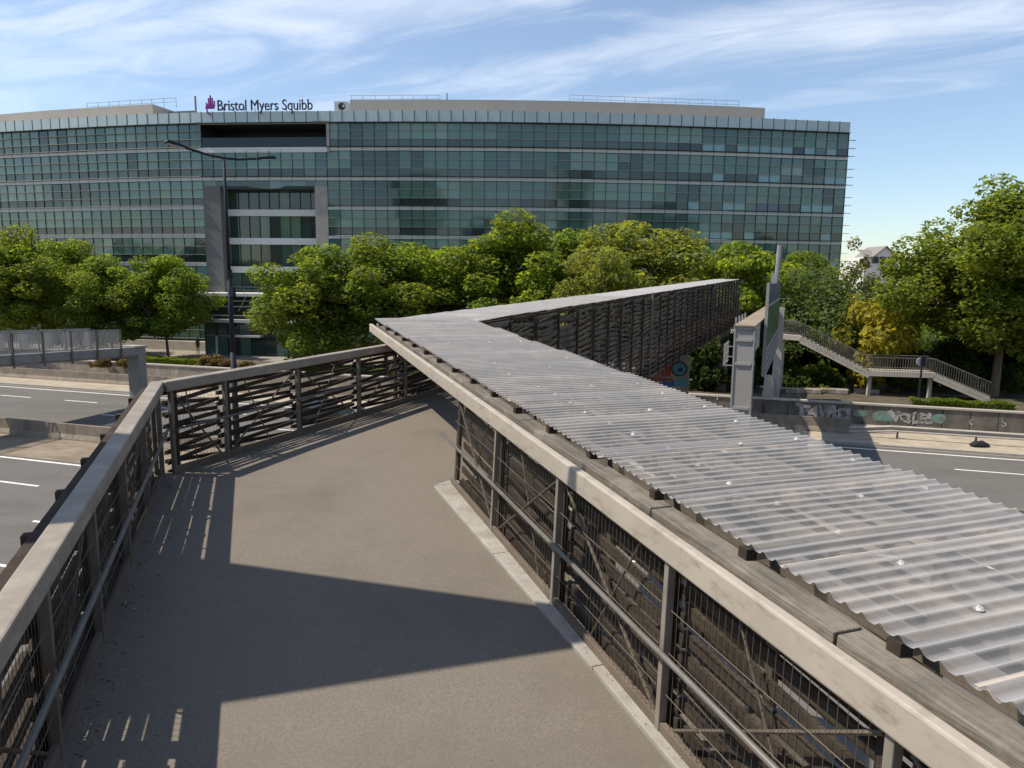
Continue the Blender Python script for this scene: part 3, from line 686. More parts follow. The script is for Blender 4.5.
def hit(px, py):               # facade coordinates (s, z) met by a sight line
    d = FW * FPX + RT * (px - 512) - UP * (py - 384)
    for i, (a, b) in enumerate(zip(PL, PL[1:])):
        e = b - a; den = d.x * e.y - d.y * e.x
        k = (a.x * e.y - a.y * e.x) / den; P = Vector((d.x, d.y)) * k; t = (P - a).dot(e) / e.dot(e)
        if -1e-6 <= t <= 1 + 1e-6 or (i == len(PL) - 2 and t > 1): return SC[i] + t * e.length, 9 + d.z * k
    return 0, 0
STOT = SC[-1]
Zs = [hit(560, y)[1] for y in (152.0, 182.0, 211.5, 240.5)]
FL = [ZT - 1.15] + Zs                                 # underside of parapet, then floor bands
st = (Zs[0] - Zs[3]) / 3
while FL[-1] - st > 1.5: FL.append(FL[-1] - st)
FL.append(0.45)
sL, sR = hit(204, 200)[0], hit(328, 200)[0]            # portal
lL, lR = hit(197, 135)[0], hit(327, 135)[0]            # loggia
zP = hit(265, 186)[1]; zLt, zLb = hit(265, 124)[1], hit(265, 152)[1]
ob_ = thing('office_building', 'long curved glass office building with light floor bands and deep portal', 'building', (0, 84, 0.45))
r7 = random.Random(12)
ncol = 98; cw_ = STOT / ncol
def in_gap(s0, s1, z0, z1):
    m, zz = (s0 + s1) / 2, (z0 + z1) / 2
    return (sL < m < sR and zz < zP) or (lL < m < lR and zLb < zz < zLt)
PAL = [(0.038, 0.072, 0.060), (0.055, 0.10, 0.082), (0.08, 0.135, 0.108), (0.115, 0.18, 0.145), (0.022, 0.042, 0.038)]
def pane_col(s, k, row, n):
    w_ = [3, 3.2, 3, 1.4, 1.6]
    if k >= 2: w_ = [3, 2.5, 2.2, 0.8, 3]
    if s > STOT * 0.83: w_ = [2.5, 2.5, 0.8, 0.5, 4]
    c = r7.choices(PAL, w_)[0]
    if s > STOT * 0.85 and row == 0 and r7.random() < .45: c = (0.25, 0.45, 0.44)  # pale cyan panes paint the sky seen through the corner glass
    if r7.random() < 0.008: c = (0.06, 0.10, 0.16)
    return c
PAL2 = [(0.072, 0.15, 0.118), (0.098, 0.19, 0.15), (0.13, 0.232, 0.185), (0.17, 0.28, 0.225), (0.22, 0.33, 0.265), (0.034, 0.07, 0.06)]
PW = [2.6, 3, 3, 1.8, .5, 1.2]; PW2 = [4, 3, 1.5, .6, .2, 3]
cols = sorted(set([i * cw_ for i in range(ncol + 1)]))
# snap column lines to the openings
def snap(v):
    i = min(range(len(cols)), key=lambda k: abs(cols[k] - v)); cols[i] = v
for v in (sL, sR, lL, lR):
    pass
wings = (('left', 0, sL), ('mid', sL, sR), ('right', sR, STOT))
levels = list(zip(FL, FL[1:]))
blind = {}
for k, (zt, zb) in enumerate(levels):
    for nm, s0, s1 in wings:
        nn_ = max(1, round((s1 - s0) / 1.36)); mb = MB(); da = (s1 - s0) / nn_
        zt2, zb2 = zt - 0.02, zb + 0.36
        fr = (0, 0.34, 0.68, 1.0)
        prev = None
        for i in range(nn_):
            a0, a1 = s0 + i * da, s0 + (i + 1) * da
            for row in range(3):
                y0, y1 = zb2 + (zt2 - zb2) * fr[row], zb2 + (zt2 - zb2) * fr[row + 1]
                if in_gap(a0, a1, y0, y1): continue
                key = (i, k)
                if row == 0:
                    c = pane_col(a0, k, row, nn_); c = tuple(x * .9 for x in c)
                    if i and r7.random() < .4 and prev: c = prev
                    prev = c
                else:
                    if row == 1 or r7.random() < .25:
                        if not (i and r7.random() < .62 and blind.get((i - 1, k, row))): blind[(i, k, row)] = r7.choices(PAL2, PW if a0 < STOT * .8 else PW2)[0]
                        else: blind[(i, k, row)] = blind[(i - 1, k, row)]
                        c = blind[(i, k, row)]
                    else: c = blind.get((i, k, 1)) or PAL[0]; blind[(i, k, row)] = c
                    c = tuple(x * r7.uniform(.9, 1.08) for x in c)
                ja, jb, jc = r7.uniform(-.006, .006), r7.uniform(-.008, .008), r7.uniform(-.008, .008); j = (ja, ja + jb, ja + jb + jc, ja + jc)
                mb.face([B(a0, y0, j[0]), B(a1, y0, j[1]), B(a1, y1, j[2]), B(a0, y1, j[3])], c)
        if mb.f: mb.build('glazing', M['glass'], ob_)
        # transoms and mullions
        mb = MB(); trs = {1: MB(), 2: MB()}; lvs = {1: MB(), 2: MB()}
        for i in range(nn_ + 1):
            a0 = s0 + i * da
            for (y0, y1) in ((zb, zt),):
                if not in_gap(a0 - .05, a0 + .05, y0, y1): mb.beam(B(a0, y0, 0.05), B(a0, y1, 0.05), 0.045, 0.06, (0, -1, 0))
        for i in range(nn_):
            a0, a1 = s0 + i * da, s0 + (i + 1) * da
            if not in_gap(a0, a1, zt - .2, zt) : mb.beam(B(a0, zt - .02, 0.05), B(a1, zt - .02, 0.05), .05, .05)
            for row in (1, 2):
                yy = zb2 + (zt2 - zb2) * fr[row]
                if in_gap(a0, a1, yy - .1, yy + .1): continue
                if nm == 'left' or k >= 3: lvs[row].beam(B(a0, yy, 0.14), B(a1, yy, 0.14), 0.22, 0.035)
                trs[row].beam(B(a0, yy, 0.045), B(a1, yy, 0.045), 0.14, 0.04)
        if mb.f and not (nm == 'mid' and zt < zP): mb.build('mullion_grid', M['mull'], ob_)
        for tr_ in trs.values():
            if tr_.f: tr_.build('transom', M['louvre'], ob_)
        for lv in lvs.values():
            if lv.f: lv.build('sun_louvre', M['louvre'], ob_)
        sp = MB(); bl = MB()
        for i in range(nn_):
            a0, a1 = s0 + i * da, s0 + (i + 1) * da
            if k == len(levels) - 1 or in_gap(a0, a1, zb, zb + .36): continue
            sp.hexa([B(a0 + .03, zb, .0), B(a1 - .03, zb, .0), B(a1 - .03, zb, .12), B(a0 + .03, zb, .12)][::1] + [B(a0 + .03, zb + .34, .0), B(a1 - .03, zb + .34, .0), B(a1 - .03, zb + .34, .12), B(a0 + .03, zb + .34, .12)])
            bl.beam(B(a0, zb + .42, .2), B(a1, zb + .42, .2), .36, .05)
        if sp.f: sp.build('spandrel', M['spandrel'], ob_); bl.build('sun_louvre', M['louvre'] if nm == 'left' else M['mull'], ob_)
# body behind the glass, parapet
mb = MB()
for a, b in zip(range(0, 61), range(1, 61)):
    s0, s1 = STOT * a / 60, STOT * b / 60
    m = (s0 + s1) / 2
    top = zP if sL - 2 < m < sR + 2 else 26.5
    mb.face([B(s0, 26.6, -0.4), B(s1, 26.6, -0.4), B(s1, 26.6, -26), B(s0, 26.6, -26)])
mb.build('roof', M['pent'], ob_)
mb = MB()
e = [B(STOT, 0.45, -0.1), B(STOT, 26.5, -0.1)]; f_ = [B(STOT, 0.45, -26) + Vector((-2, 0, 0)), B(STOT, 26.5, -26) + Vector((-2, 0, 0))]
gl = MB(); mg = MB(); spd = MB()
for k, (zt, zb) in enumerate(levels):
    for i in range(14):
        p, q = i / 14, (i + 1) / 14
        x0 = e[0].lerp(f_[0], p); x1 = e[0].lerp(f_[0], q)
        for row in range(3):
            y0 = zb + .36 + (zt - zb - .38) * row / 3; y1 = zb + .36 + (zt - zb - .38) * (row + 1) / 3
            gl.face([(x0.x, x0.y, y0), (x1.x, x1.y, y0), (x1.x, x1.y, y1), (x0.x, x0.y, y1)], r7.choice(PAL))
        mg.beam((x0.x + .05, x0.y, zb), (x0.x + .05, x0.y, zt), .07, .1)
    x0, x1 = e[0], f_[0]
    spd.beam((x0.x + .05, x0.y, zb + .17), (x1.x + .05, x1.y, zb + .17), .12, .34)
    for dz in (0.42, 1.3, 2.2): 
        if zb + dz < zt: spd.beam(B(STOT - .1, zb + dz, .1) , B(STOT + .8, zb + dz, .1), .4, .03)
gl.build('glazing', M['glass'], ob_); mg.build('mullion_grid', M['mull'], ob_); spd.build('spandrel', M['spandrel'], ob_)
pp = MB(); pm = MB()
for i in range(ncol):
    a0, a1 = i * cw_, (i + 1) * cw_
    j = r7.uniform(-.01, .01)
    pp.hexa([B(a0 + .03, ZT - 1.12, .1 + j), B(a1 - .03, ZT - 1.12, .1), B(a1 - .03, ZT - 1.12, .16), B(a0 + .03, ZT - 1.12, .16 + j), B(a0 + .03, ZT, .1 + j), B(a1 - .03, ZT, .1), B(a1 - .03, ZT, .16), B(a0 + .03, ZT, .16 + j)])
    pm.beam(B(a0, ZT - 1.15, .14), B(a0, ZT + .06, .14), .06, .1, (0, -1, 0))
    pm.beam(B(a0, ZT - 1.2, .2), B(a1, ZT - 1.2, .2), .42, .05)
pp.build('parapet', M['parapet'], ob_); pm.build('mullion_grid', M['mull'], ob_)
# loggia
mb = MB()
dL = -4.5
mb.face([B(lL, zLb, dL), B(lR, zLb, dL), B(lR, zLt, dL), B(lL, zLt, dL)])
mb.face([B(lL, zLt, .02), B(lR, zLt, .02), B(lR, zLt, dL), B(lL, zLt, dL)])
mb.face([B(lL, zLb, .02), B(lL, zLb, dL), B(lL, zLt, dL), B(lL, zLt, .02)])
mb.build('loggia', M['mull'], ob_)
mb = MB(); mb.face([B(lR, zLb, .1), B(lR, zLt, .1), B(lR, zLt, dL), B(lR, zLb, dL)]); mb.beam(B(lR + .15, zLb, .12), B(lR + .15, zLt, .12), .3, .2, (0, -1, 0)); mb.beam(B(lL, zLt + .14, .1), B(lR + .3, zLt + .14, .1), .2, .28)
mb.build('loggia_frame', M['palec'], ob_)
mb = MB(); mb.hexa([B(lL + .1, zLb - .05, dL), B(lR, zLb - .05, dL), B(lR, zLb - .05, .16), B(lL + .1, zLb - .05, .16), B(lL + .1, zLb + .5, dL), B(lR, zLb + .5, dL), B(lR, zLb + .5, .16), B(lL + .1, zLb + .5, .16)]); mb.build('balcony_slab', M['white'], ob_)
mb = MB(); mb.beam(B(lL + .3, zLb + 1.05, -.1), B(lR - .1, zLb + 1.05, -.1), .03, 1.1); mb.build('balustrade', M['balglass'], ob_)
# portal
dP = -2.2
for (a0, a1) in ((sL, sL + 2.0), (sR - 1.45, sR)):
    mb = MB(); mb.hexa([B(a0, .45, dP), B(a1, .45, dP), B(a1, .45, .1), B(a0, .45, .1), B(a0, zP, dP), B(a1, zP, dP), B(a1, zP, .1), B(a0, zP, .1)]); mb.build('portal_pier', M['stone'] if a0 == sL else M['palec'], ob_)  # right pier paler, its sunlit look put into the material
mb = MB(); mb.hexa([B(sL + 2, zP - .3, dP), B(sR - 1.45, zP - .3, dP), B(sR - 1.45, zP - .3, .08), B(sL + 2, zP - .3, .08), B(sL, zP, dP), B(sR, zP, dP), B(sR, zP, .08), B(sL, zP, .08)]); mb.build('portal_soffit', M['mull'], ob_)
pg = MB(); pmn = MB(); pb = MB()
pz = [zP - .1] + [hit(265, y)[1] for y in (215, 242.5, 270)]
pz = [zP - .1] + [9 + (z - 9) * 1.055 for z in pz[1:]] + [6.2, .45]
nn_ = 9; s0, s1 = sL + 1.9, sR - 1.4
for k, (zt, zb) in enumerate(zip(pz, pz[1:])):
    for i in range(nn_):
        a0, a1 = s0 + (s1 - s0) * i / nn_, s0 + (s1 - s0) * (i + 1) / nn_
        c = r7.choice([(0.03, 0.05, 0.04), (0.05, 0.09, 0.07), (0.085, 0.14, 0.11), (0.035, 0.06, 0.05)])
        if k == 1 and i in (5, 6): c = (0.12, 0.2, 0.13)
        pg.face([B(a0, zb, dP + .3), B(a1, zb, dP + .3), B(a1, zt, dP + .3), B(a0, zt, dP + .3)], c)
        pmn.beam(B(a0, zb, dP + .35), B(a0, zt, dP + .35), .06, .1, (0, -1, 0))
    if k < 3: pb.beam(B(s0, zb, dP + .6), B(s1, zb, dP + .6), .5, .72)
pg.build('glazing', M['glass'], ob_); pmn.build('mullion_grid', M['mull'], ob_); pb.build('spandrel', M['white'], ob_)
# penthouses
def block(name, s0, s1, o0, o1, z0, z1, n, m, par):
    mb = MB()
    for i in range(n):
        a, b = s0 + (s1 - s0) * i / n, s0 + (s1 - s0) * (i + 1) / n
        mb.hexa([B(a, z0, o1), B(b, z0, o1), B(b, z0, o0), B(a, z0, o0), B(a, z1, o1), B(b, z1, o1), B(b, z1, o0), B(a, z1, o0)])
    return mb.build(name, m, par)
def hz(px, py, o):             # height of a picture point on the facade line pushed o metres back
    s, z = hit(px, py); k = (84 + o) / 84; return 9 + (z - 9) * k
ox = lambda p: 512 + (p - 512) / .905
s_a, s_b = hit(ox(352), 105)[0], hit(ox(764), 112)[0]
zp = hz(560, 100.5, 6)
pent = block('penthouse', s_a, s_b, -6, -20, 26.6, zp, 12, M['pent'], ob_)
s_c, s_d = 0.5, hit(ox(154), 105)[0]
block('penthouse', s_c, s_d, -6, -16, 26.6, hz(100, 105, 6), 8, M['pent'], ob_)
block('penthouse', s_d, hit(ox(178), 108)[0], -9, -16, 26.6, hz(160, 108, 8), 2, M['stone'], ob_)
mb = MB()
for x in (76, 104, 118, 350, 640, 720): 
    s = hit(x, 108)[0]; mb.box(B(s, 27.3, -5.97), Vector((.9 if x < 200 else 1.4, 0, 0)), Vector((0, .05, 0)), Vector((0, 0, .22)))
mb.build('vent_grille', M['stone'], ob_)
def roofrail(px0, px1, y, o):
    s0, s1 = hit(ox(px0), y)[0], hit(ox(px1), y)[0]; z1 = hz((px0 + px1) / 2, y, o); mb = MB(); n = max(2, int((s1 - s0) / 1.6))
    for z in (z1, z1 - .45): mb.beam(B(s0, z, -o), B(s1, z, -o), .035, .035)
    for i in range(n + 1):
        s = s0 + (s1 - s0) * i / n; mb.beam(B(s, z1 - 1.15, -o), B(s, z1 + .02, -o), .035, .035, (0, 1, 0))
    mb.build('roof_railing', M['thinrail'], ob_)
roofrail(76, 166, 98.5, 8); roofrail(345, 438, 94.5, 9); roofrail(575, 750, 97, 9)
mb = MB(); mb.tube(B(hit(154, 100)[0], 27, -8), B(hit(154, 100)[0], hz(154, 96, 8), -8), .12, 6); mb.tube(B(hit(438, 100)[0], 27, -9), B(hit(438, 100)[0], hz(438, 92.5, 9), -9), .08, 6); mb.build('mast', M['thinrail'], ob_)
mb = MB()
s = hit(335, 104)[0]; mb.box(B(s, 27.95, -3), (.75, 0, 0), (0, .8, 0), (0, 0, .6))
o = mb.build('air_unit', M['white'], None, loc=B(s, 27, -3)); tag(o, 'white rooftop air unit with dark round fan at the right of the sign', 'air unit')
WLo = o
mb = MB(); c = B(s, 27.95, -3) + Vector((0.1, -.82, 0.05)); mb.tube(c, c + Vector((0, -.05, 0)), .40, 16); mb.build('fan', M['mull'], o)
mb = MB(); mb.tube(c + Vector((.2, -.05, .05)), c + Vector((.2, -.09, .05)), .13, 10); mb.build('fan_hub', M['white'], o)
# entrance pavilion
def ph(y, o): 
    z = hit(250, y)[1]; return 9 + (z - 9) * (82 - o) / 82
ent = thing('entrance_pavilion', 'glazed entrance pavilion with pale slabs below the office portal', 'entrance', B((sL + sR) / 2, .45, 3))
e0, e1 = sL + 0.9, sL + 14.0
def eb(mb, s0, s1, o0, o1, z0, z1): mb.hexa([B(s0, z0, o0), B(s1, z0, o0), B(s1, z0, o1), B(s0, z0, o1), B(s0, z1, o0), B(s1, z1, o0), B(s1, z1, o1), B(s0, z1, o1)])
mb = MB(); eb(mb, e0, e1 - 4.2, -1, 5.2, ph(296.5, 5), ph(293.5, 5)); mb.build('balcony_slab', M['white'], ent)
mb = MB(); eb(mb, e0 + .5, e1 + 1, -1, 5.6, ph(322.5, 5), ph(319.5, 5)); mb.build('canopy_slab', M['white'], ent)
mb = MB()
for y in (301, 306.5, 315.5): eb(mb, e0, e1 - 4, 4.3, 4.7, ph(y + .7, 4.5), ph(y - .4, 4.5))
mb.build('sun_louvre', M['louvre'], ent)
mb = MB(); n = 9
for i in range(n):
    a0, a1 = e0 + .2 + (e1 - 4.2 - e0) * i / n, e0 + .2 + (e1 - 4.2 - e0) * (i + 1) / n
    mb.face([B(a0, ph(319.5, 4), 4.0), B(a1, ph(319.5, 4), 4.0), B(a1, ph(297, 4), 4.0), B(a0, ph(297, 4), 4.0)], r7.choice(PAL[:3]))
mb.build('glazing', M['glass'], ent)
mb = MB(); n = 10; ml = MB()
for i in range(n):
    a0, a1 = e0 + 1.0 + (e1 - e0) * i / n, e0 + 1.0 + (e1 - e0) * (i + 1) / n
    mb.face([B(a0, .45, 4.6), B(a1, .45, 4.6), B(a1, ph(322.6, 5), 4.6), B(a0, ph(322.6, 5), 4.6)], r7.choice([(.06, .11, .09), (.1, .17, .14), (.16, .25, .2), (.035, .05, .045)]))
    ml.beam(B(a0, .45, 4.65), B(a0, ph(322.6, 5), 4.65), .05, .08, (0, 1, 0))
ml.beam(B(e0 + 1, 2.75, 4.66), B(e1 + 1, 2.75, 4.66), .06, .08)
mb.build('glazing', M['glass'], ent); ml.build('mullion_grid', M['mull'], ent)
mb = MB(); eb(mb, e0 + 2.3, e0 + 2.5, 4.7, 4.9, .45, 2.6); eb(mb, e0 + 4.2, e0 + 7.5, 4.7, 5.6, 2.5, 2.72); mb.build('door_frame', M['white'], ent)
mb = MB()
for z in (ph(287, 5), ph(290, 5)): mb.beam(B(e0, z, 5), B(e1 - 4.3, z, 5), .05, .05)
for i in range(7):
    a0 = e0 + (e1 - 4.3 - e0) * i / 6; mb.beam(B(a0, ph(294, 5), 5), B(a0, ph(287, 5), 5), .04, .04, (0, 1, 0))
mb.build('balustrade', M['gantry'], ent)
mb = MB(); mb.tube(B(e0 + 1.2, ph(297, 5), 5), B(e0 + 2.4, ph(311, 4.5), 4.3), .06, 6); mb.tube(B(e0 + 6.0, ph(297, 5), 5), B(e0 + 4.8, ph(311, 4.5), 4.3), .06, 6); mb.build('strut', M['palec'], ent)
# low plinth block left of the entrance
pl = MB(); eb(pl, 4, sL + .9, .3, 1.6, .45, 1.5); pl.build('plinth_wall', M['palec'], ob_)

# rooftop sign
sg = thing('rooftop_sign', 'dark rooftop lettering with purple hand emblem on the office parapet', 'sign', B(hit(262, 110)[0], ZT, .2))
xa, xb = hit(219, 110)[0], hit(313.5, 110)[0]
oa = B(xa, ZT + .12, .25); obb = B(xb, ZT + .12, .25)
me = text_mesh('Bristol Myers Squibb', 1.62, .08, 0, .0, 0.97)
place_text('lettering', me, M['letter'], sg, oa, obb - oa, ZD, (obb - oa).length)
hx = (obb - oa).normalized(); hc = B(hit(211, 108)[0], ZT + .2, .25)
mb = MB()
for x, h, b in ((-.34, .75, .35), (-.1, 1.25, .3), (.1, 1.55, .3), (.3, 1.3, .3), (.52, .95, .3)):
    mb.tube(hc + hx * x + ZD * b, hc + hx * (x * 1.05) + ZD * h, .095, 8)
mb.beam(hc + hx * .1 + ZD * .12, hc + hx * .1 + ZD * .62, .12, .84, hx)
mb.tube(hc + hx * -.45 + ZD * .35, hc + hx * -.25 + ZD * -.35, .09, 8); mb.tube(hc + hx * -.25 + ZD * -.35, hc + hx * .1 + ZD * -.55, .08, 8, .04)
mb.build('emblem', M['purple'], sg)
mb = MB()
for i in range(9): 
    q = oa.lerp(obb, (i + .5) / 9); mb.beam(q + ZD * -.3 + Vector((0, .3, 0)), q + ZD * .4 + Vector((0, .1, 0)), .05, .05, (0, 1, 0))
mb.build('bracket', M['thinrail'], sg)

# ================================================================== LAMP, GANTRY, FOOTBRIDGE, STAIR
lb = at(236, 420, 33.4); lb.z = 0
lp = thing('street_lamp', 'tall dark double armed street lamp standing in the median behind the railing', 'street lamp', lb)
mb = MB(); mb.tube(lb, lb + ZD * 5.5, .16, 10, .125); mb.tube(lb + ZD * 5.5, lb + ZD * 9.2, .115, 10, .10); mb.tube(lb + ZD * 9.2, lb + ZD * 14.35, .085, 10, .06); mb.build('pole', M['lamp'], lp, smooth=True)
mb = MB(); mb.tube(lb + ZD * 8.9, lb + ZD * 9.3, .15, 8); mb.build('collar', M['lamp'], lp)
mb = MB(); mb.box(lb + ZD * 8.3 + UD * .14, UD * .1, VD * .1, ZD * .22); mb.build('control_box', M['lamp'], lp)
AD = (VD * 0.93 + UD * 0.37).normalized()
for s_ in (-1, 1):
    d = AD * s_
    mb = MB(); pts = [lb + ZD * 14.25, lb + ZD * 14.28 + d * .7, lb + ZD * 14.45 + d * 1.75]; mb.path(pts, .055, 8); arm = mb.build('arm', M['lamp'], lp, smooth=True)
    c = lb + ZD * 14.52 + d * 2.15; sx = d.cross(ZD)
    mb = MB(); dz = (d + ZD * .16).normalized()
    mb.hexa([c - dz * .6 - sx * .1 - ZD * .05, c + dz * .5 - sx * .16 - ZD * .06, c + dz * .5 + sx * .16 - ZD * .06, c - dz * .6 + sx * .1 - ZD * .05, c - dz * .55 - sx * .06 + ZD * .06, c + dz * .35 - sx * .1 + ZD * .1, c + dz * .35 + sx * .1 + ZD * .1, c - dz * .55 + sx * .06 + ZD * .06])
    hd = mb.build('lamp_head', M['lamp'], lp, bevel=.02)
    mb = MB(); mb.box(c - ZD * .07, dz * .35, sx * .11, ZD * .02); mb.build('lens', M['lens'], hd)

# sign gantry over the far road
GA = R(21.9); GD = Vector((math.sin(GA), math.cos(GA), 0)); GP = Vector((math.cos(GA), -math.sin(GA), 0))
gb = at(741.5, 400, 28.3); gb.z = 0
gn = thing('sign_gantry', 'grey portal gantry over the far road with perforated column and edge-on sign', 'gantry', gb)
GZ = 9 - (326 - 281.5) / 720 * 28.3
def K(t, q, z): return gb + GD * t + GP * q + ZD * z
mb = MB(); mb.box(K(0, 0, GZ / 2), GP * .35, GD * .36, ZD * GZ / 2); col = mb.build('column', M['gantryd'], gn)
mb = MB()
for x in (-.36, .36):
    for y in (-.37, .37): mb.box(K(y, x, GZ / 2), GP * .03, GD * .03, ZD * (GZ / 2 - .002))
for z in (GZ - .06, GZ - .52, GZ - 1.45, GZ - 3.2, GZ - 5):
    for y in (-.385, .385): mb.box(K(y, 0, z), GP * .31, GD * .03, ZD * .05)
    for x in (-.37, .37): mb.box(K(0, x, z), GP * .03, GD * .32, ZD * .05)
mb.build('column_frame', M['gantryd'], col)
GL = 22.5
mb = MB(); mb.beam(K(.42, -.02, GZ - .55), K(GL, -.02, GZ - .55), .70, 1.1); mb.build('beam', M['gantryd'], gn)
mb = MB(); mb.beam(K(-.45, 0, GZ + .035), K(GL, 0, GZ + .035), .8, .06); mb.build('walkway_plate', M['ground'], gn)
mb = MB()
for i in range(4):
    mb = MB(); mb.beam(K(.8 + i * 1.6, -.44, GZ + .05), K(.8 + i * 1.6, -.44, GZ + .3), .06, .06, GD); mb.build('lug', M['gantry'], gn)
mb = MB(); mb.box(K(GL, .62, GZ / 2), GP * .26, GD * .35, ZD * GZ / 2); mb.build('column', M['gantry'], gn)
mb = MB(); mb.hexa([K(GL - .7, -.3, 0), K(GL + .7, -.3, 0), K(GL + .7, .7, 0), K(GL - .7, .7, 0), K(GL - .5, -.1, 2.6), K(GL + .5, -.1, 2.6), K(GL + .5, .45, 2.6), K(GL - .5, .45, 2.6)]); mb.build('plinth', M['palec'], gn)
SQ = .52
sg0, sg1 = 4.3, 20.5
def panel(mb, t0, t1, z0, z1, q0, q1): mb.hexa([K(t0, q0, z0), K(t1, q0, z0), K(t1, q1, z0), K(t0, q1, z0), K(t0, q0, z1), K(t1, q0, z1), K(t1, q1, z1), K(t0, q1, z1)])
mb = MB(); panel(mb, sg0, sg1, 7.98, 8.9, SQ, SQ + .08); s1_ = mb.build('sign_panel', M['blue'], gn)
mb = MB(); panel(mb, sg0, sg1, 6.0, 7.86, SQ, SQ + .08); mb.build('sign_panel', M['green'], gn)
mb = MB(); panel(mb, sg0, sg1, 7.862, 7.978, SQ, SQ + .085); panel(mb, sg0 - .1, sg0 - .003, 4.8, 8.95, SQ - .03, SQ + .1); mb.build('sign_border', M['mastgrey'], gn)
mb = MB(); panel(mb, sg0, sg1 + 1, 4.75, 5.98, SQ + .0, SQ + .05)
mb.build('walkway_screen', M['gantryd'], gn)
mb = MB()
for z in (4.75, 5.1, 5.5, 5.98): mb.beam(K(sg0, SQ + .1, z), K(sg1 + 1, SQ + .1, z), .05, .05)
for i in range(16): mb.beam(K(sg0 + i * 1.1, SQ + .1, 4.75), K(sg0 + i * 1.1, SQ + .1, 5.98), .05, .05, GD)
mb.build('screen_frame', M['gantry'], gn)
mb = MB(); mb.beam(K(12.5, SQ - .1, 7.5), K(12.5, SQ - .1, 9.45), .2, .2, GD); mb.build('mast', M['mastgrey'], gn)
mb = MB(); mb.tube(K(15.5, SQ - .1, 7.5), K(15.5, SQ + .05, 11.1), .11, 8, .16); mb.build('mast', M['mastgrey'], gn)
mb = MB()
for z in (GZ - 1.55, GZ - 1.2, GZ - .8): mb.beam(K(-.2, -.75, z), K(1.6, -.75, z), .04, .04); mb.beam(K(-.2, -.75, z), K(-.2, -.4, z), .04, .04)
for i in range(6): mb.beam(K(-.2 + .36 * i, -.75, GZ - 1.55), K(-.2 + .36 * i, -.75, GZ - .7), .03, .03, GD)
mb.build('cage', M['mastgrey'], gn)

# footbridge at the left
fa = at(141, 352, 50); fb = at(0, 361, 40)
fd = (fb - fa); fd.z = 0; flen = fd.length; fd.normalize(); fsd = Vector((-fd.y, fd.x, 0))
if fsd.y > 0: fsd = -fsd
fz0 = 9 - (346.5 - 275.2) * 50 / 720; fz1 = 9 - (355.5 - 274) * 40 / 720; fs = (fz1 - fz0) / flen
def FB(t, q, h): 
    return Vector((fa.x, fa.y, 0)) + fd * t + fsd * q + ZD * (fz0 + fs * t + h)
fbg = thing('concrete_footbridge', 'grey concrete footbridge end with barred railing on a square pillar', 'footbridge', (fa.x, fa.y, 0))
FE = flen + 9
mb = MB(); slab(FB, .35, FE, -2.4, 0, -.62, -.14, mb); slab(FB, .35, FE, .02, .1, -.5, 0.02, mb); mb.build('deck', M['fbgrey'], fbg)
mb = MB(); c = FB(0, -.4, 0); mb.box((c.x, c.y, (fz0 - .02) / 2), fd * .34, fsd * .48, ZD * ((fz0 - .02) / 2)); mb.build('pillar', M['fbgrey'], fbg)
mb = MB(); slab(FB, -.45, .8, -1.1, .2, -.01, .12, mb); mb.build('cap', M['palec'], fbg)
for q in (0.12, -2.4):
    mb = MB(); n = int((FE - 1.9) / .1)
    for i in range(n): 
        t = 1.9 + i * .1; mb.beam(FB(t, q, .08), FB(t, q, 1.22), .03, .03, fd)
    for h in (.1, 1.25): mb.beam(FB(1.85, q, h), FB(FE, q, h), .05, .06)
    rg = mb.build('railing', M['gantryd'], fbg)
    for i in range(11): 
        mb = MB(); t = 1.9 + i * 1.95; mb.beam(FB(t, q + .06, -.75 if q > 0 else -.3), FB(t, q + .06, 1.3), .08, .1, fd); mb.build('post', M['post'], rg)


# stair at the right
sp_ = [(777, 334.5, 54.0), (800, 336.5, 53), (869, 371.5, 51), (934, 373.5, 49.6), (990, 397.5, 48.3)]
SPT = [at(*p) for p in sp_]
bz = .95
stg = thing('concrete_stair', 'concrete stair with barred railing descending from the bridge through trees', 'stair', Vector((SPT[2].x, SPT[2].y, bz)))
SB = Vector((.25, .97, 0)) * 2.0
mb = MB()
def ramp_seg(a, b, th):
    mb.hexa([a - ZD * th, b - ZD * th, b + SB - ZD * th, a + SB - ZD * th, a, b, b + SB, a + SB])
SPL = [SPT[0] + (SPT[0] - SPT[1]).normalized() * 9] + SPT
ramp_seg(SPL[0], SPT[1], .32); ramp_seg(SPT[2], SPT[3], .32)
mb.build('landing', M['palec'], stg)
for (a, b) in ((SPT[1], SPT[2]), (SPT[3], SPT[4])):
    mb = MB(); n = 16; 
    ramp_seg(a - ZD * .2, b - ZD * .2, .28)
    for i in range(n):
        q0, q1 = a.lerp(b, i / n), a.lerp(b, (i + 1) / n); z = q0.z
        mb.hexa([Vector((q.x, q.y, z - .3)) for q in (q0, q1, q1 + SB, q0 + SB)] + [Vector((q.x, q.y, z - .02)) for q in (q0, q1, q1 + SB, q0 + SB)])
    mb.build('flight', M['palec'], stg)
for off in (Vector((0, 0, 0)), SB):
    mb = MB()
    for a, b in zip(SPL, SPL[1:]):
        for h in (.12, 1.02): mb.beam(a + off + ZD * h, b + off + ZD * h, .05, .05)
        n = max(2, int((b - a).length / .16))
        for i in range(n): 
            q = a.lerp(b, i / n) + off; mb.beam(q, q + ZD * 1.02, .022, .022, (0, 1, 0))
    mb.build('railing', M['rail'], stg)
for px, i, t in ((783, 0, .3), (871, 2, .03), (933, 2, .97)):
    q = SPT[i].lerp(SPT[i + 1], t) + SB * .15; mb = MB(); mb.box((q.x, q.y, (bz + q.z - .3) / 2), (.11, 0, 0), (0, .11, 0), (0, 0, (q.z - .3 - bz) / 2)); mb.build('support_post', M['palec'], stg)
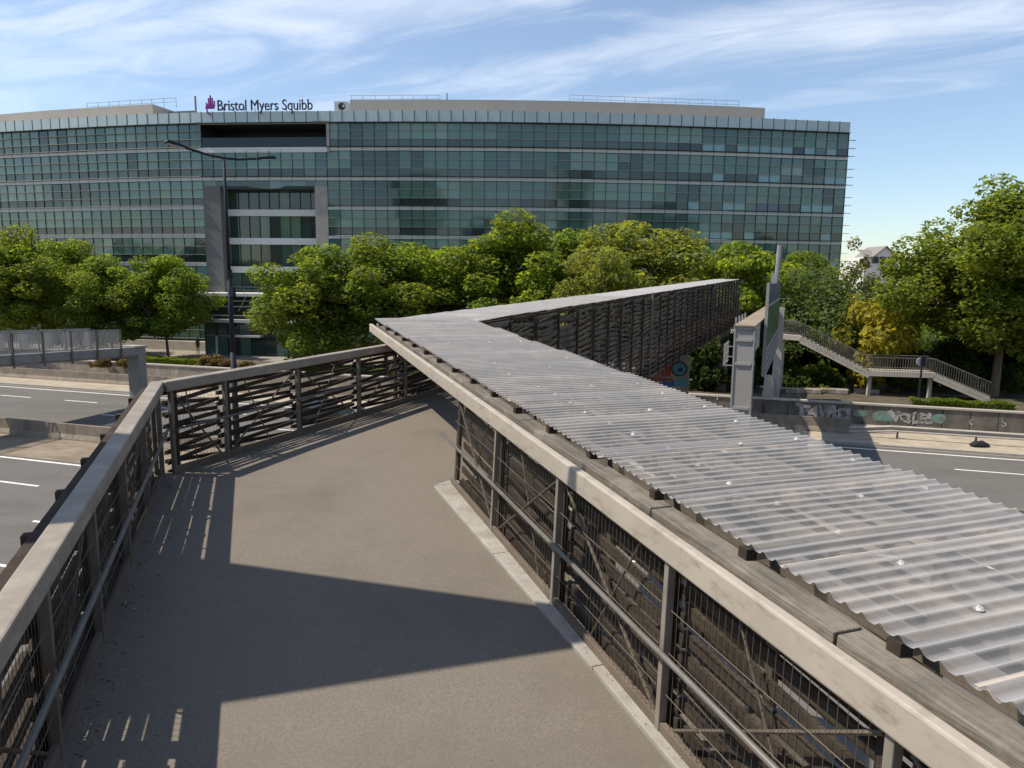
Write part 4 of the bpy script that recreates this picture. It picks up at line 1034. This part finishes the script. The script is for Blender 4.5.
# signpost by the stair
q = at(919, 396, 49.0); q.z = .95
o = thing('signpost', 'dark post with round pale sign back before the stair landing', 'signpost', q)
mb = MB(); mb.tube(q, q + ZD * 3.1, .07, 8); mb.box(q + ZD * 2.75 + Vector((0, -.1, 0)), (.14, 0, 0), (0, .08, 0), (0, 0, .3)); mb.build('post', M['lamp'], o)
mb = MB(); mb.tube(q + ZD * 2.7 + Vector((0, .1, 0)), q + ZD * 2.7 + Vector((0, .13, 0)), .32, 18); mb.build('sign_disc', M['white'], o)
# stone blocks on the bank
for i, (x, wd, lab) in enumerate(((795, 1.0, 'low stone block nearest the gantry foot on the bank'), (810, 1.25, 'low stone block second from the gantry foot on the bank'), (834, 1.5, 'longest low stone block on the bank below the stair flight'), (866, 1.4, 'low stone block beside the middle stair post'))):
    q = at(x, 394, 52.0); q.z = .95; mb = MB(); mb.box(q + ZD * .18, UD * wd * .6, VD * .3, ZD * .18); o = mb.build('stone_block', M['concrete'], None, loc=q, bevel=.05); tag(o, lab, 'block', 'stone blocks on the bank')

# blocks across the motorway behind the viewpoint; the office glass mirrors them
BL = ((-95, -70, 34, 16, 30, 'tall pale apartment block far left behind the viewpoint'), (-48, -95, 26, 16, 42, 'tallest apartment block behind the viewpoint'), (-8, -80, 30, 14, 27, 'low apartment block straight behind the viewpoint'), (38, -100, 24, 16, 46, 'slim apartment tower right behind the viewpoint'), (82, -85, 36, 16, 33, 'wide apartment block far right behind the viewpoint'))
for bi, (bx, by, bw_, bd_, bh_, lab) in enumerate(BL):
    rt0 = thing('apartment_block', lab, 'building', (bx, by, 0), 'apartment blocks behind the viewpoint')
    mb = MB(); mb.box((bx, by, bh_ / 2), (bw_ / 2, 0, 0), (0, bd_ / 2, 0), (0, 0, bh_ / 2)); mb.build('wall', M['palec' if bi % 2 else 'concrete'], rt0)
    for k in range(int(bh_ / 3) - 1):
        mb = MB()
        for c in range(int(bw_ / 3)): 
            x = bx - bw_ / 2 + 1.6 + c * 3; mb.box((x, by + bd_ / 2, 3.2 + k * 3), (.95, 0, 0), (0, .04, 0), (0, 0, .75))
        o = mb.build('window', M['mull'], rt0); o['kind'] = 'stuff'
    mb = MB(); mb.box((bx, by, bh_ + .25), (bw_ / 2 + .3, 0, 0), (0, bd_ / 2 + .3, 0), (0, 0, .25)); mb.build('roof', M['stone'], rt0)

# ================================================================== HOUSE, CAR, PERSON
hb = at(884, 268, 150); hb.z = 0.4
hs = thing('white_house', 'white gabled house far away between the office and the big tree', 'house', hb)
zt = at(884, 257, 150).z
mb = MB(); hx0, hx1 = at(865, 262, 150).x, at(898, 262, 150).x
mb.box(((hx0 + hx1) / 2, 154, zt / 2), ((hx1 - hx0) / 2, 0, 0), (0, 4, 0), (0, 0, zt / 2))
gx0, gx1, gz = at(873, 262, 150).x, at(896, 262, 150).x, at(884, 247.5, 150).z
gm = (gx0 + gx1) / 2
mb.face([(gx0, 149.9, zt), (gx1, 149.9, zt), (gm, 149.9, gz)])
mb.build('wall', M['house'], hs)
mb = MB()
for a, b in (((gx0 - .4, zt - .3), (gm, gz + .1)), ((gm, gz + .1), (gx1 + .4, zt - .3))):
    mb.hexa([(a[0], 149.5, a[1]), (b[0], 149.5, b[1]), (b[0], 158, b[1]), (a[0], 158, a[1]), (a[0], 149.5, a[1] + .25), (b[0], 149.5, b[1] + .25), (b[0], 158, b[1] + .25), (a[0], 158, a[1] + .25)])
mb.face([(hx0 - .3, 149.7, zt), (gx0 + .5, 149.7, zt), (gx0 + 1.2, 154, gz - .3), (hx0, 154, gz - .3)])
mb.build('roof', M['slate'], hs)
for x in (874.5, 881.5, 889.5):
    q = at(x, 260, 149.8); mb = MB(); mb.box((q.x + .3, 149.88, q.z), (.55, 0, 0), (0, .08, 0), (0, 0, .65)); mb.build('window', M['mull'], hs)

def car(loc, ang, label, name='parked_car', m='car'):
    d = Vector((math.cos(ang), math.sin(ang), 0)); s = Vector((-math.sin(ang), math.cos(ang), 0)); loc = Vector(loc)
    root = thing(name, label, 'car', loc)
    P = lambda x, y, z: loc + d * x + s * y + ZD * z
    prof = [(-2.1, .35, .72), (-2.12, .75, .74), (-1.6, .93, .78), (-1.1, .98, .78), (.7, .97, .8), (1.5, .88, .8), (2.05, .68, .74), (2.12, .4, .7)]
    mb = MB()
    L_ = [P(x, -w_, z) for x, z, w_ in prof]; R_ = [P(x, w_, z) for x, z, w_ in prof]
    lo = lambda i, sg: P(prof[i][0], sg * prof[i][2] * .95, .25)
    for i in range(len(prof) - 1):
        mb.face([L_[i], L_[i + 1], R_[i + 1], R_[i]])
        mb.face([lo(i, -1), lo(i + 1, -1), L_[i + 1], L_[i]]); mb.face([R_[i], R_[i + 1], lo(i + 1, 1), lo(i, 1)])
        mb.face([lo(i, 1), lo(i + 1, 1), lo(i + 1, -1), lo(i, -1)])
    mb.face([lo(0, -1), L_[0], R_[0], lo(0, 1)]); mb.face([lo(7, -1), lo(7, 1), R_[7], L_[7]])
    mb.build('body', M[m], root, bevel=.04)
    cab = [(-1.75, .95, .70), (-1.2, 1.42, .56), (.2, 1.46, .56), (1.0, .97, .70)]
    mb = MB(); A_ = [P(x, -w_, z) for x, z, w_ in cab]; B_ = [P(x, w_, z) for x, z, w_ in cab]
    mb.face([A_[0], A_[1], B_[1], B_[0]]); mb.face([A_[2], A_[3], B_[3], B_[2]]); mb.face(A_[::-1]); mb.face(B_)
    mb.build('window', M['carglass'], root)
    mb = MB(); q = [P(-1.22, -.57, 1.425), P(.22, -.57, 1.465), P(.22, .57, 1.465), P(-1.22, .57, 1.425)]; mb.hexa(q + [v + ZD * .04 for v in q]); mb.build('roof', M[m], root, bevel=.02)
    for x in (-1.35, 1.35):
        for y in (-.78, .78):
            mb = MB(); mb.tube(P(x, y - .09, .31), P(x, y + .09, .31), .31, 18); wh = mb.build('wheel', M['tyre'], root)
            mb = MB(); mb.tube(P(x, y + math.copysign(.08, y), .31), P(x, y + math.copysign(.1, y), .31), .19, 12); mb.build('rim', M['rim'], wh)
    for y in (-.5, .5):
        mb = MB(); mb.box(P(2.08, y, .6), d * .05, s * .18, ZD * .07); mb.build('headlight', M['head'], root)
        mb = MB(); mb.box(P(-2.1, y, .68), d * .05, s * .16, ZD * .07); mb.build('tail_light', M['tail'], root)
    return root
c0 = at(320, 404, 44.5)
car((c0.x, c0.y, 0), -AZ, 'dark car driving on the far road seen through the slatted railing', 'moving_car')

pb_ = at(198, 350, 79.5); pb_.z = .45
def person(loc):
    V = [(0, 0, .95), (0, 0, 1.2), (0, 0, 1.42), (0, 0, 1.53), (0, -.01, 1.66), (-.1, 0, .9), (-.11, .02, .5), (-.11, .03, .08), (-.11, -.1, .04), (.1, 0, .9), (.12, -.06, .5), (.13, -.02, .08), (.13, -.14, .04), (-.2, 0, 1.4), (-.25, .02, 1.12), (-.24, -.08, .88), (.2, 0, 1.4), (.25, .02, 1.12), (.24, -.08, .88)]
    E_ = [(0, 1), (1, 2), (2, 3), (3, 4), (0, 5), (5, 6), (6, 7), (7, 8), (0, 9), (9, 10), (10, 11), (11, 12), (2, 13), (13, 14), (14, 15), (2, 16), (16, 17), (17, 18)]
    rad = [.15, .14, .15, .055, .10, .095, .065, .045, .04, .095, .065, .045, .04, .06, .045, .035, .06, .045, .035]
    me = bpy.data.meshes.new('body'); me.from_pydata(V, E_, []); me.materials.append(M['cloth'])
    root = thing('person', 'person in dark clothes walking in front of the office entrance', 'person', loc)
    o = bpy.data.objects.new('body', me); C.objects.link(o); o.parent = root
    o.modifiers.new('skin', 'SKIN'); sv = me.skin_vertices[0].data
    for i, r_ in enumerate(rad): sv[i].radius = (r_, r_ * .8)
    sv[0].use_root = True
    ss = o.modifiers.new('sub', 'SUBSURF'); ss.levels = 1; ss.render_levels = 1
    WL[root.name] = Vector(loc)
    mb = MB(); 
    for i in range(6):
        for j in range(10):
            f = lambda i, j: Vector(loc) + Vector((.11 * math.sin(i * .3) * math.cos(j * .628), .015 + .12 * math.sin(i * .3) * math.sin(j * .628), 1.66 + .13 * math.cos(i * .3)))
            mb.face([f(i, j), f(i + 1, j), f(i + 1, j + 1), f(i, j + 1)])
    mb.build('hair', M['hair'], root)
person(pb_)

# ================================================================== VEGETATION
def leaves(nr, centres, radii, n, size, base, var, flat=0.6, up=0.6):
    centres = np.array(centres); radii = np.array(radii)
    wgt = radii ** 2; idx = nr.choice(len(centres), n, p=wgt / wgt.sum())
    d = nr.normal(size=(n, 3)); d /= np.linalg.norm(d, axis=1)[:, None]
    rad = radii[idx] * (0.55 + 0.5 * nr.random(n) ** 0.7)
    pos = centres[idx] + d * rad[:, None] * np.array([1, 1, flat])
    nrm = d * 0.55 + nr.normal(size=(n, 3)) * 0.55 + np.array([0, 0, up]); nrm /= np.linalg.norm(nrm, axis=1)[:, None]
    t = np.cross(nrm, nr.normal(size=(n, 3))); t /= np.linalg.norm(t, axis=1)[:, None]; b = np.cross(nrm, t)
    s = size * (0.6 + 0.8 * nr.random(n))[:, None]
    v = np.empty((n, 4, 3)); v[:, 0] = pos - t * s; v[:, 1] = pos - b * s * .62 + nrm * s * .12; v[:, 2] = pos + t * s; v[:, 3] = pos + b * s * .62 + nrm * s * .12
    cl = nr.normal(size=len(centres)) * var[0]
    k = 1 + cl[idx] + nr.normal(size=n) * var[1]
    hue = nr.normal(size=n) * var[2] * .5 + nr.normal(size=len(centres))[idx] * var[2] * .35
    col = np.ones((n, 4)); k = np.clip(k, .35, 2)
    col[:, 0] = base[0] * k * (1 + hue); col[:, 1] = base[1] * k; col[:, 2] = base[2] * k * (1 - hue * .5)
    return v, np.clip(col, 0.004, 0.6)
def leaf_mesh(name, v, col):
    n = len(v); me = bpy.data.meshes.new(name)
    me.vertices.add(n * 4); me.vertices.foreach_set('co', v.reshape(-1).astype(np.float32))
    me.loops.add(n * 4); me.loops.foreach_set('vertex_index', np.arange(n * 4, dtype=np.int32))
    me.polygons.add(n); me.polygons.foreach_set('loop_start', np.arange(0, n * 4, 4, dtype=np.int32)); me.polygons.foreach_set('loop_total', np.full(n, 4, dtype=np.int32))
    me.update(); a = me.attributes.new('tint', 'FLOAT_COLOR', 'FACE'); a.data.foreach_set('color', col.astype(np.float32).ravel())
    me.materials.append(M['leaf']); return me

GREEN = (0.15, 0.2, 0.034); OLIVE = (0.18, 0.21, 0.055); WILLOW = (0.10, 0.138, 0.06); LIME = (0.175, 0.235, 0.034); YELLOW = (0.28, 0.26, 0.038); SHADED = (0.04, 0.062, 0.016)
def tree_protos(kind, seed, H, RX, zb, ncl, n, size, base, var=(.12, .2, .12), flat=.75, crad=.3, droop=0.0, top_narrow=.5, trunk=.16, limbs=9):
    nr = np.random.default_rng(seed); cs, rs = [], []
    hc = (H + zb) / 2; hh = (H - zb) / 2
    while len(cs) < ncl:
        d = nr.normal(size=3); d /= np.linalg.norm(d); r_ = nr.random() ** .4 * (0.82 + .25 * nr.random())
        r_ *= 1 + .17 * math.sin(3 * math.atan2(d[1], d[0]) + seed) * math.cos(2.5 * d[2] + seed * 1.7)
        x, y, z = d * r_
        nar = 1 - top_narrow * max(0, z) ** 1.5
        cs.append((x * RX * nar, y * RX * nar, hc + z * hh)); rs.append(RX * crad * (0.55 + .65 * nr.random()))
    v, c = leaves(nr, cs, rs, n, size, base, var, flat)
    if droop: 
        off = v.mean(1)[:, :2]; v[:, :, 2] -= (droop * (np.linalg.norm(off, axis=1) / RX) ** 2)[:, None]
    me = leaf_mesh('crown', v, c)
    mb = MB(); rr_ = random.Random(seed)
    top = Vector((rr_.uniform(-.3, .3), rr_.uniform(-.3, .3), zb + hh * .9)); mid = Vector((0.06, -.05, zb * .9))
    mb.tube((0, 0, -.1), mid, trunk, 9, trunk * .8, cap=False); mb.tube(mid, top, trunk * .8, 9, trunk * .3, cap=False)
    for i in range(limbs):
        q = Vector(cs[rr_.randrange(len(cs))]); s0 = mid.lerp(top, rr_.uniform(0, .75)); m_ = s0.lerp(q, .55) + ZD * -.2
        mb.tube(s0, m_, trunk * .38, 6, trunk * .25, cap=False); mb.tube(m_, q, trunk * .25, 6, trunk * .08, cap=False)
    tm = bpy.data.meshes.new('trunk'); tm.from_pydata(mb.v, [], mb.f); tm.materials.append(M['bark'])
    return me, tm
P_ = {
    'plane1': tree_protos('p', 1, 12.5, 4.6, 2.0, 85, 30000, .145, GREEN),
    'plane2': tree_protos('p', 2, 12.5, 4.9, 2.2, 80, 30000, .145, (0.15, 0.206, .034)),
    'plane3': tree_protos('p', 3, 12.5, 4.4, 1.9, 90, 30000, .145, (0.136, 0.186, .033)),
    'locust': tree_protos('p', 4, 12.5, 4.6, 3.0, 60, 15000, .16, OLIVE, (.1, .18, .1), .55, .33, 0.6, .35),
    'sumac': tree_protos('p', 5, 9.0, 4.6, 2.2, 42, 11000, .19, LIME, (.1, .2, .1), .35, .34, 0.5, .3),
    'willow': tree_protos('p', 6, 10.0, 4.6, 1.0, 90, 20000, .13, WILLOW, (.1, .16, .08), .9, .3, 1.0, .4),
    'sparse': tree_protos('p', 7, 13.0, 2.8, 3.0, 40, 3300, .17, (0.15, .14, .055), (.1, .2, .12), .9, .3, 0, .6),
    'big': tree_protos('p', 8, 16.0, 6.1, 3.6, 240, 66000, .145, (0.148, 0.192, .033), (.14, .2, .12), .85, .22, 0.08, .55, .27, 18),
}
def shrub_protos(seed, RX, H, n, size, base, ncl=26, var=(.14, .2, .1)):
    nr = np.random.default_rng(seed); cs, rs = [], []
    while len(cs) < ncl:
        d = nr.normal(size=3); d /= np.linalg.norm(d); d[2] = abs(d[2]); r_ = nr.random() ** .5
        cs.append((d[0] * RX * r_ * .8, d[1] * RX * r_ * .8, H * (.15 + .7 * d[2] * r_))); rs.append(min(RX, H) * .3 * (.6 + .6 * nr.random()))
    v, c = leaves(nr, cs, rs, n, size, base, var, .8); v[:, :, 2] = np.maximum(v[:, :, 2], .01)
    mb = MB(); rr_ = random.Random(seed)
    for i in range(7): q = cs[rr_.randrange(len(cs))]; mb.tube((rr_.uniform(-.1, .1), rr_.uniform(-.1, .1), 0), q, .04, 5, .012, cap=False)
    tm = bpy.data.meshes.new('stem'); tm.from_pydata(mb.v, [], mb.f); tm.materials.append(M['bark'])
    return leaf_mesh('foliage', v, c), tm
S_ = {
    'yellow': shrub_protos(11, 3.0, 5.0, 6000, .17, YELLOW, 34, (.12, .2, .06)),
    'dark': shrub_protos(12, 3.2, 4.6, 6500, .17, SHADED, 34),  # leaf colour lowered to stand in for shade under the bridge end
    'green': shrub_protos(13, 2.0, 2.4, 3000, .13, (.085, .125, .028)),
    'red': shrub_protos(14, 1.6, 1.2, 2000, .09, (.13, .095, .045), 22, (.12, .2, .15)),
    'weed': shrub_protos(15, .8, 1.0, 500, .08, (.15, .18, .035), 12),
}
def plant(kind, pool, names, label, cat, loc, s, sz=None, rot=0, group=None, name='tree'):
    root = thing(name, label, cat, loc, group); root.scale = (s, s, sz or s); root.rotation_euler = (0, 0, rot)
    for me, nm in zip(pool[kind], names):
        o = bpy.data.objects.new(nm, me); C.objects.link(o); o.parent = root
    return root
TN = ('crown', 'trunk'); SN = ('foliage', 'stem')
def tree(kind, px, top, Y, label, wpx=None, rot=0, group='trees before the office', zb=.45, name='plane_tree'):
    q = at(px, 300, Y); zt = at(px, top, Y).z; H0 = {'sumac': 9.0, 'willow': 10.0, 'sparse': 13.0, 'big': 16.0}.get(kind, 12.5); R0 = {'plane1': 4.6, 'plane2': 4.9, 'plane3': 4.4, 'locust': 4.6, 'sumac': 4.6, 'willow': 4.6, 'sparse': 2.8, 'big': 6.1}[kind]
    sz = (zt - zb) / (H0 * 1.03); s = (wpx * Y / 720 / 2 / R0) if wpx else sz
    plant(kind, P_, TN, label, 'tree', Vector((q.x, q.y, zb)), s, sz, rot, group, name)
tree('plane1', 16, 230, 70, 'leafy plane tree at the left picture edge behind the footbridge railing', 105, .4)
tree('plane2', 62, 234, 78, 'plane tree standing second from the left, partly behind its neighbour', 85, 2)
tree('plane3', 108, 250, 72, 'plane tree third from the left above the footbridge end', 95, 1.1)
tree('plane2', 165, 250, 74, 'plane tree with visible thin trunk just left of the lamp post', 95, 3.7)
tree('plane3', 322, 238, 64, 'round plane tree directly right of the lamp post', 132, .2)
tree('plane1', 385, 240, 69, 'plane tree rising behind the tip of the corrugated roof', 140, 2.7)
tree('plane2', 440, 242, 74, 'plane tree second right of the roof tip', 140, 5.0)
tree('plane1', 508, 218, 70, 'tallest bright plane tree in the middle of the row', 140, 4.1)
tree('plane3', 578, 224, 76, 'plane tree between the tallest plane and the feathery tree', 125, 2.1)
tree('locust', 646, 210, 68, 'feathery light olive tree behind the crossing bridge', 150, .8, name='locust_tree')
tree('locust', 596, 238, 62, 'lower feathery tree in front of the row at the bridge', 85, 3.3, name='locust_tree')
tree('sumac', 738, 238, 62, 'bright layered tree behind the bridge end and gantry', 110, .3, name='sumac_tree')
tree('sumac', 792, 247, 66, 'bright layered tree right of the gantry mast', 100, 2.4, name='sumac_tree')
tree('willow', 822, 262, 60, 'dense grey green willow above the stair', 125, .5, zb=.95, name='willow_tree')
tree('sparse', 849, 238, 68, 'thin yellowish sparse tree by the office corner', 50, 1.2, name='poplar_tree')
tree('willow', 880, 284, 78, 'grey green tree below the white house', 80, 2.9, name='willow_tree')
tree('big', 1004, 182, 52, 'big leafy plane tree with bare trunk at the right edge', 205, 1.0, zb=.95)
tree('big', 1075, 200, 60, 'second big plane tree cut by the right picture edge', 120, 3.0, zb=.95)
tree('plane3', 700, 262, 74, 'dark plane tree low behind the bridge roof end', 90, 1.3)
tree('plane2', 965, 292, 74, 'plane tree half hidden behind the big right tree', 100, .9)
tree('plane1', -70, 228, 74, 'plane tree mostly outside the left picture edge', 110, .9)
def shrub(kind, px, py, Y, s, label, cat='shrub', zb=.95, sz=None, rot=0, group=None, name='shrub'):
    q = at(px, py, Y); plant(kind, S_, SN, label, cat, Vector((q.x, q.y, zb)), s, sz, rot, group, name)
GB = 'dark shrubs on the bank under the stair'
shrub('yellow', 870, 350, 56, 1.35, 'golden yellow bush behind the stair railing', sz=1.75, name='bush')
shrub('yellow', 912, 352, 57, .62, 'small golden bush left of the big tree trunk', rot=1.5, name='bush')
for i, (x, Y, s, lab) in enumerate(((705, 60, 1.0, 'dark shrub under the crossing bridge end'), (700, 54.5, 1.0, 'shade-filling dark shrub right behind the sun-coloured stone block'), (722, 54, 1.0, 'shade-filling dark shrub just left of the gantry column on the bank'), (742, 61, 1.1, 'dark shrub behind the gantry column'), (800, 60, 1.15, 'dark shrub left of the stair under its upper landing'), (838, 59, 1.1, 'dark shrub under the upper stair flight'), (895, 57, .85, 'dark shrub under the middle landing'), (945, 56.5, .9, 'dark shrub behind the lower stair flight'), (1000, 57, 1.0, 'dark shrub behind the big tree trunk'), (1040, 55, 1.0, 'dark shrub at the right edge by the hedge'))):  # second and third are added to darken the shaded void under the bridge
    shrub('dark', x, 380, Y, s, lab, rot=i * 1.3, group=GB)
for i, (x, Y, s, lab) in enumerate(((770, 63, 1.5, 'green shrub behind the gantry sign'), (832, 54.8, .55, 'light green shrub left of the middle stair post'), (960, 58, 1.3, 'green shrub left of the big tree'), (1010, 54.5, 1.0, 'green shrub right of the big tree trunk'), (668, 60, 1.2, 'green shrub behind the graffiti pier'), (620, 62, 1.3, 'green shrub seen under the crossing bridge'), (938, 63, 2.0, 'tall green shrub behind the lower stair landing'), (905, 66, 2.0, 'tall green shrub between golden bush and big tree'), (1020, 62, 2.0, 'tall green shrub far right behind the big tree'), (850, 64, 1.9, 'tall green shrub behind the golden bush'), (795, 55, .8, 'green shrub under the upper stair landing'), (818, 55.5, .9, 'green shrub under the middle of the upper stair flight'), (903, 54.5, .8, 'green shrub under the middle stair landing'), (922, 57, 1.5, 'green shrub behind the signpost above the landing'), (955, 55.5, 1.2, 'green shrub behind the lower stair flight rail'), (1022, 53.5, .9, 'green shrub at the right edge behind the hedge'))):
    shrub('green', x, 380, Y, s, lab, rot=i, group='green shrubs on the bank')
for i, (x, s, lab) in enumerate(((800, .5, 'weed tuft left of the second stone block'), (822, .75, 'weed tuft between two stone blocks'), (848, .6, 'weed tuft right of the longest stone block'), (880, .6, 'weed tuft right of the middle stair post'), (897, .5, 'small weed tuft left of the signpost'))):
    shrub('weed', x, 393, 52.4, s, lab, 'weed', rot=i, group='weeds on the bank', name='weed')
for i, (x, s, lab) in enumerate(((100, .8, 'reddish shrub on the left bank behind the footbridge end'), (125, .7, 'reddish shrub just left of the footbridge pillar'), (212, 1.05, 'largest reddish shrub left of the lamp post'), (226, .8, 'reddish shrub right beside the lamp post'), (246, .6, 'low reddish shrub right of the lamp post'))):
    shrub('red', x, 360, 63, s, lab, rot=i * 2, group='reddish shrubs on the left bank')
# clipped hedges: leaves over a box
def hedge(u0, u1, v0, v1, z0, h, label, base, seed):
    nr = np.random.default_rng(seed); n = int((u1 - u0) * 900); L_ = u1 - u0
    U = nr.random(n) * L_ + u0; V = nr.random(n) * (v1 - v0) + v0; Zz = h * (0.55 + .45 * nr.random(n) ** .3)
    side = nr.random(n) < .5; V[side] = np.where(nr.random(side.sum()) < .6, v0, v1); Zz[side] = h * nr.random(side.sum())
    bump = .05 * np.sin(U * 2.1) + .04 * np.sin(U * 5.3 + 1); Zz += bump * (Zz / h)
    org = G(u0, v0, z0); pos = np.array([tuple(G(a, b, z0 + c) - org) for a, b, c in zip(U, V, Zz)])
    nrm = nr.normal(size=(n, 3)) + np.array([0, -.3, .6]); nrm /= np.linalg.norm(nrm, axis=1)[:, None]
    t = np.cross(nrm, nr.normal(size=(n, 3))); t /= np.linalg.norm(t, axis=1)[:, None]; b = np.cross(nrm, t); s = .07 * (.6 + .8 * nr.random(n))[:, None]
    v = np.stack([pos - t * s, pos - b * s * .6, pos + t * s, pos + b * s * .6], 1); k = 1 + nr.normal(size=n) * .2
    col = np.ones((n, 4)); col[:, :3] = np.array(base) * np.clip(k, .4, 1.8)[:, None]
    root = thing('hedge', label, 'hedge', org)
    o = bpy.data.objects.new('foliage', leaf_mesh('foliage', v, col)); C.objects.link(o); o.parent = root
    mb = MB(); slab(G, u0 + .08, u1 - .08, v0 + .08, v1 - .08, z0, z0 + h * .9, mb); mb.build('core', M['soil'], root)
hedge(10.6, 16.3, 50.75, 51.7, .95, .75, 'bright clipped hedge on top of the graffiti wall at right', (.125, .17, .02), 5)
hedge(-53.5, -44.5, 52.6, 53.8, .95, .55, 'bright clipped low hedge above the left retaining wall', (.12, .17, .02), 6)
hedge(-36, -20, 52.6, 53.8, .95, .5, 'long low hedge behind the landing railing above the wall', (.11, .16, .025), 8)
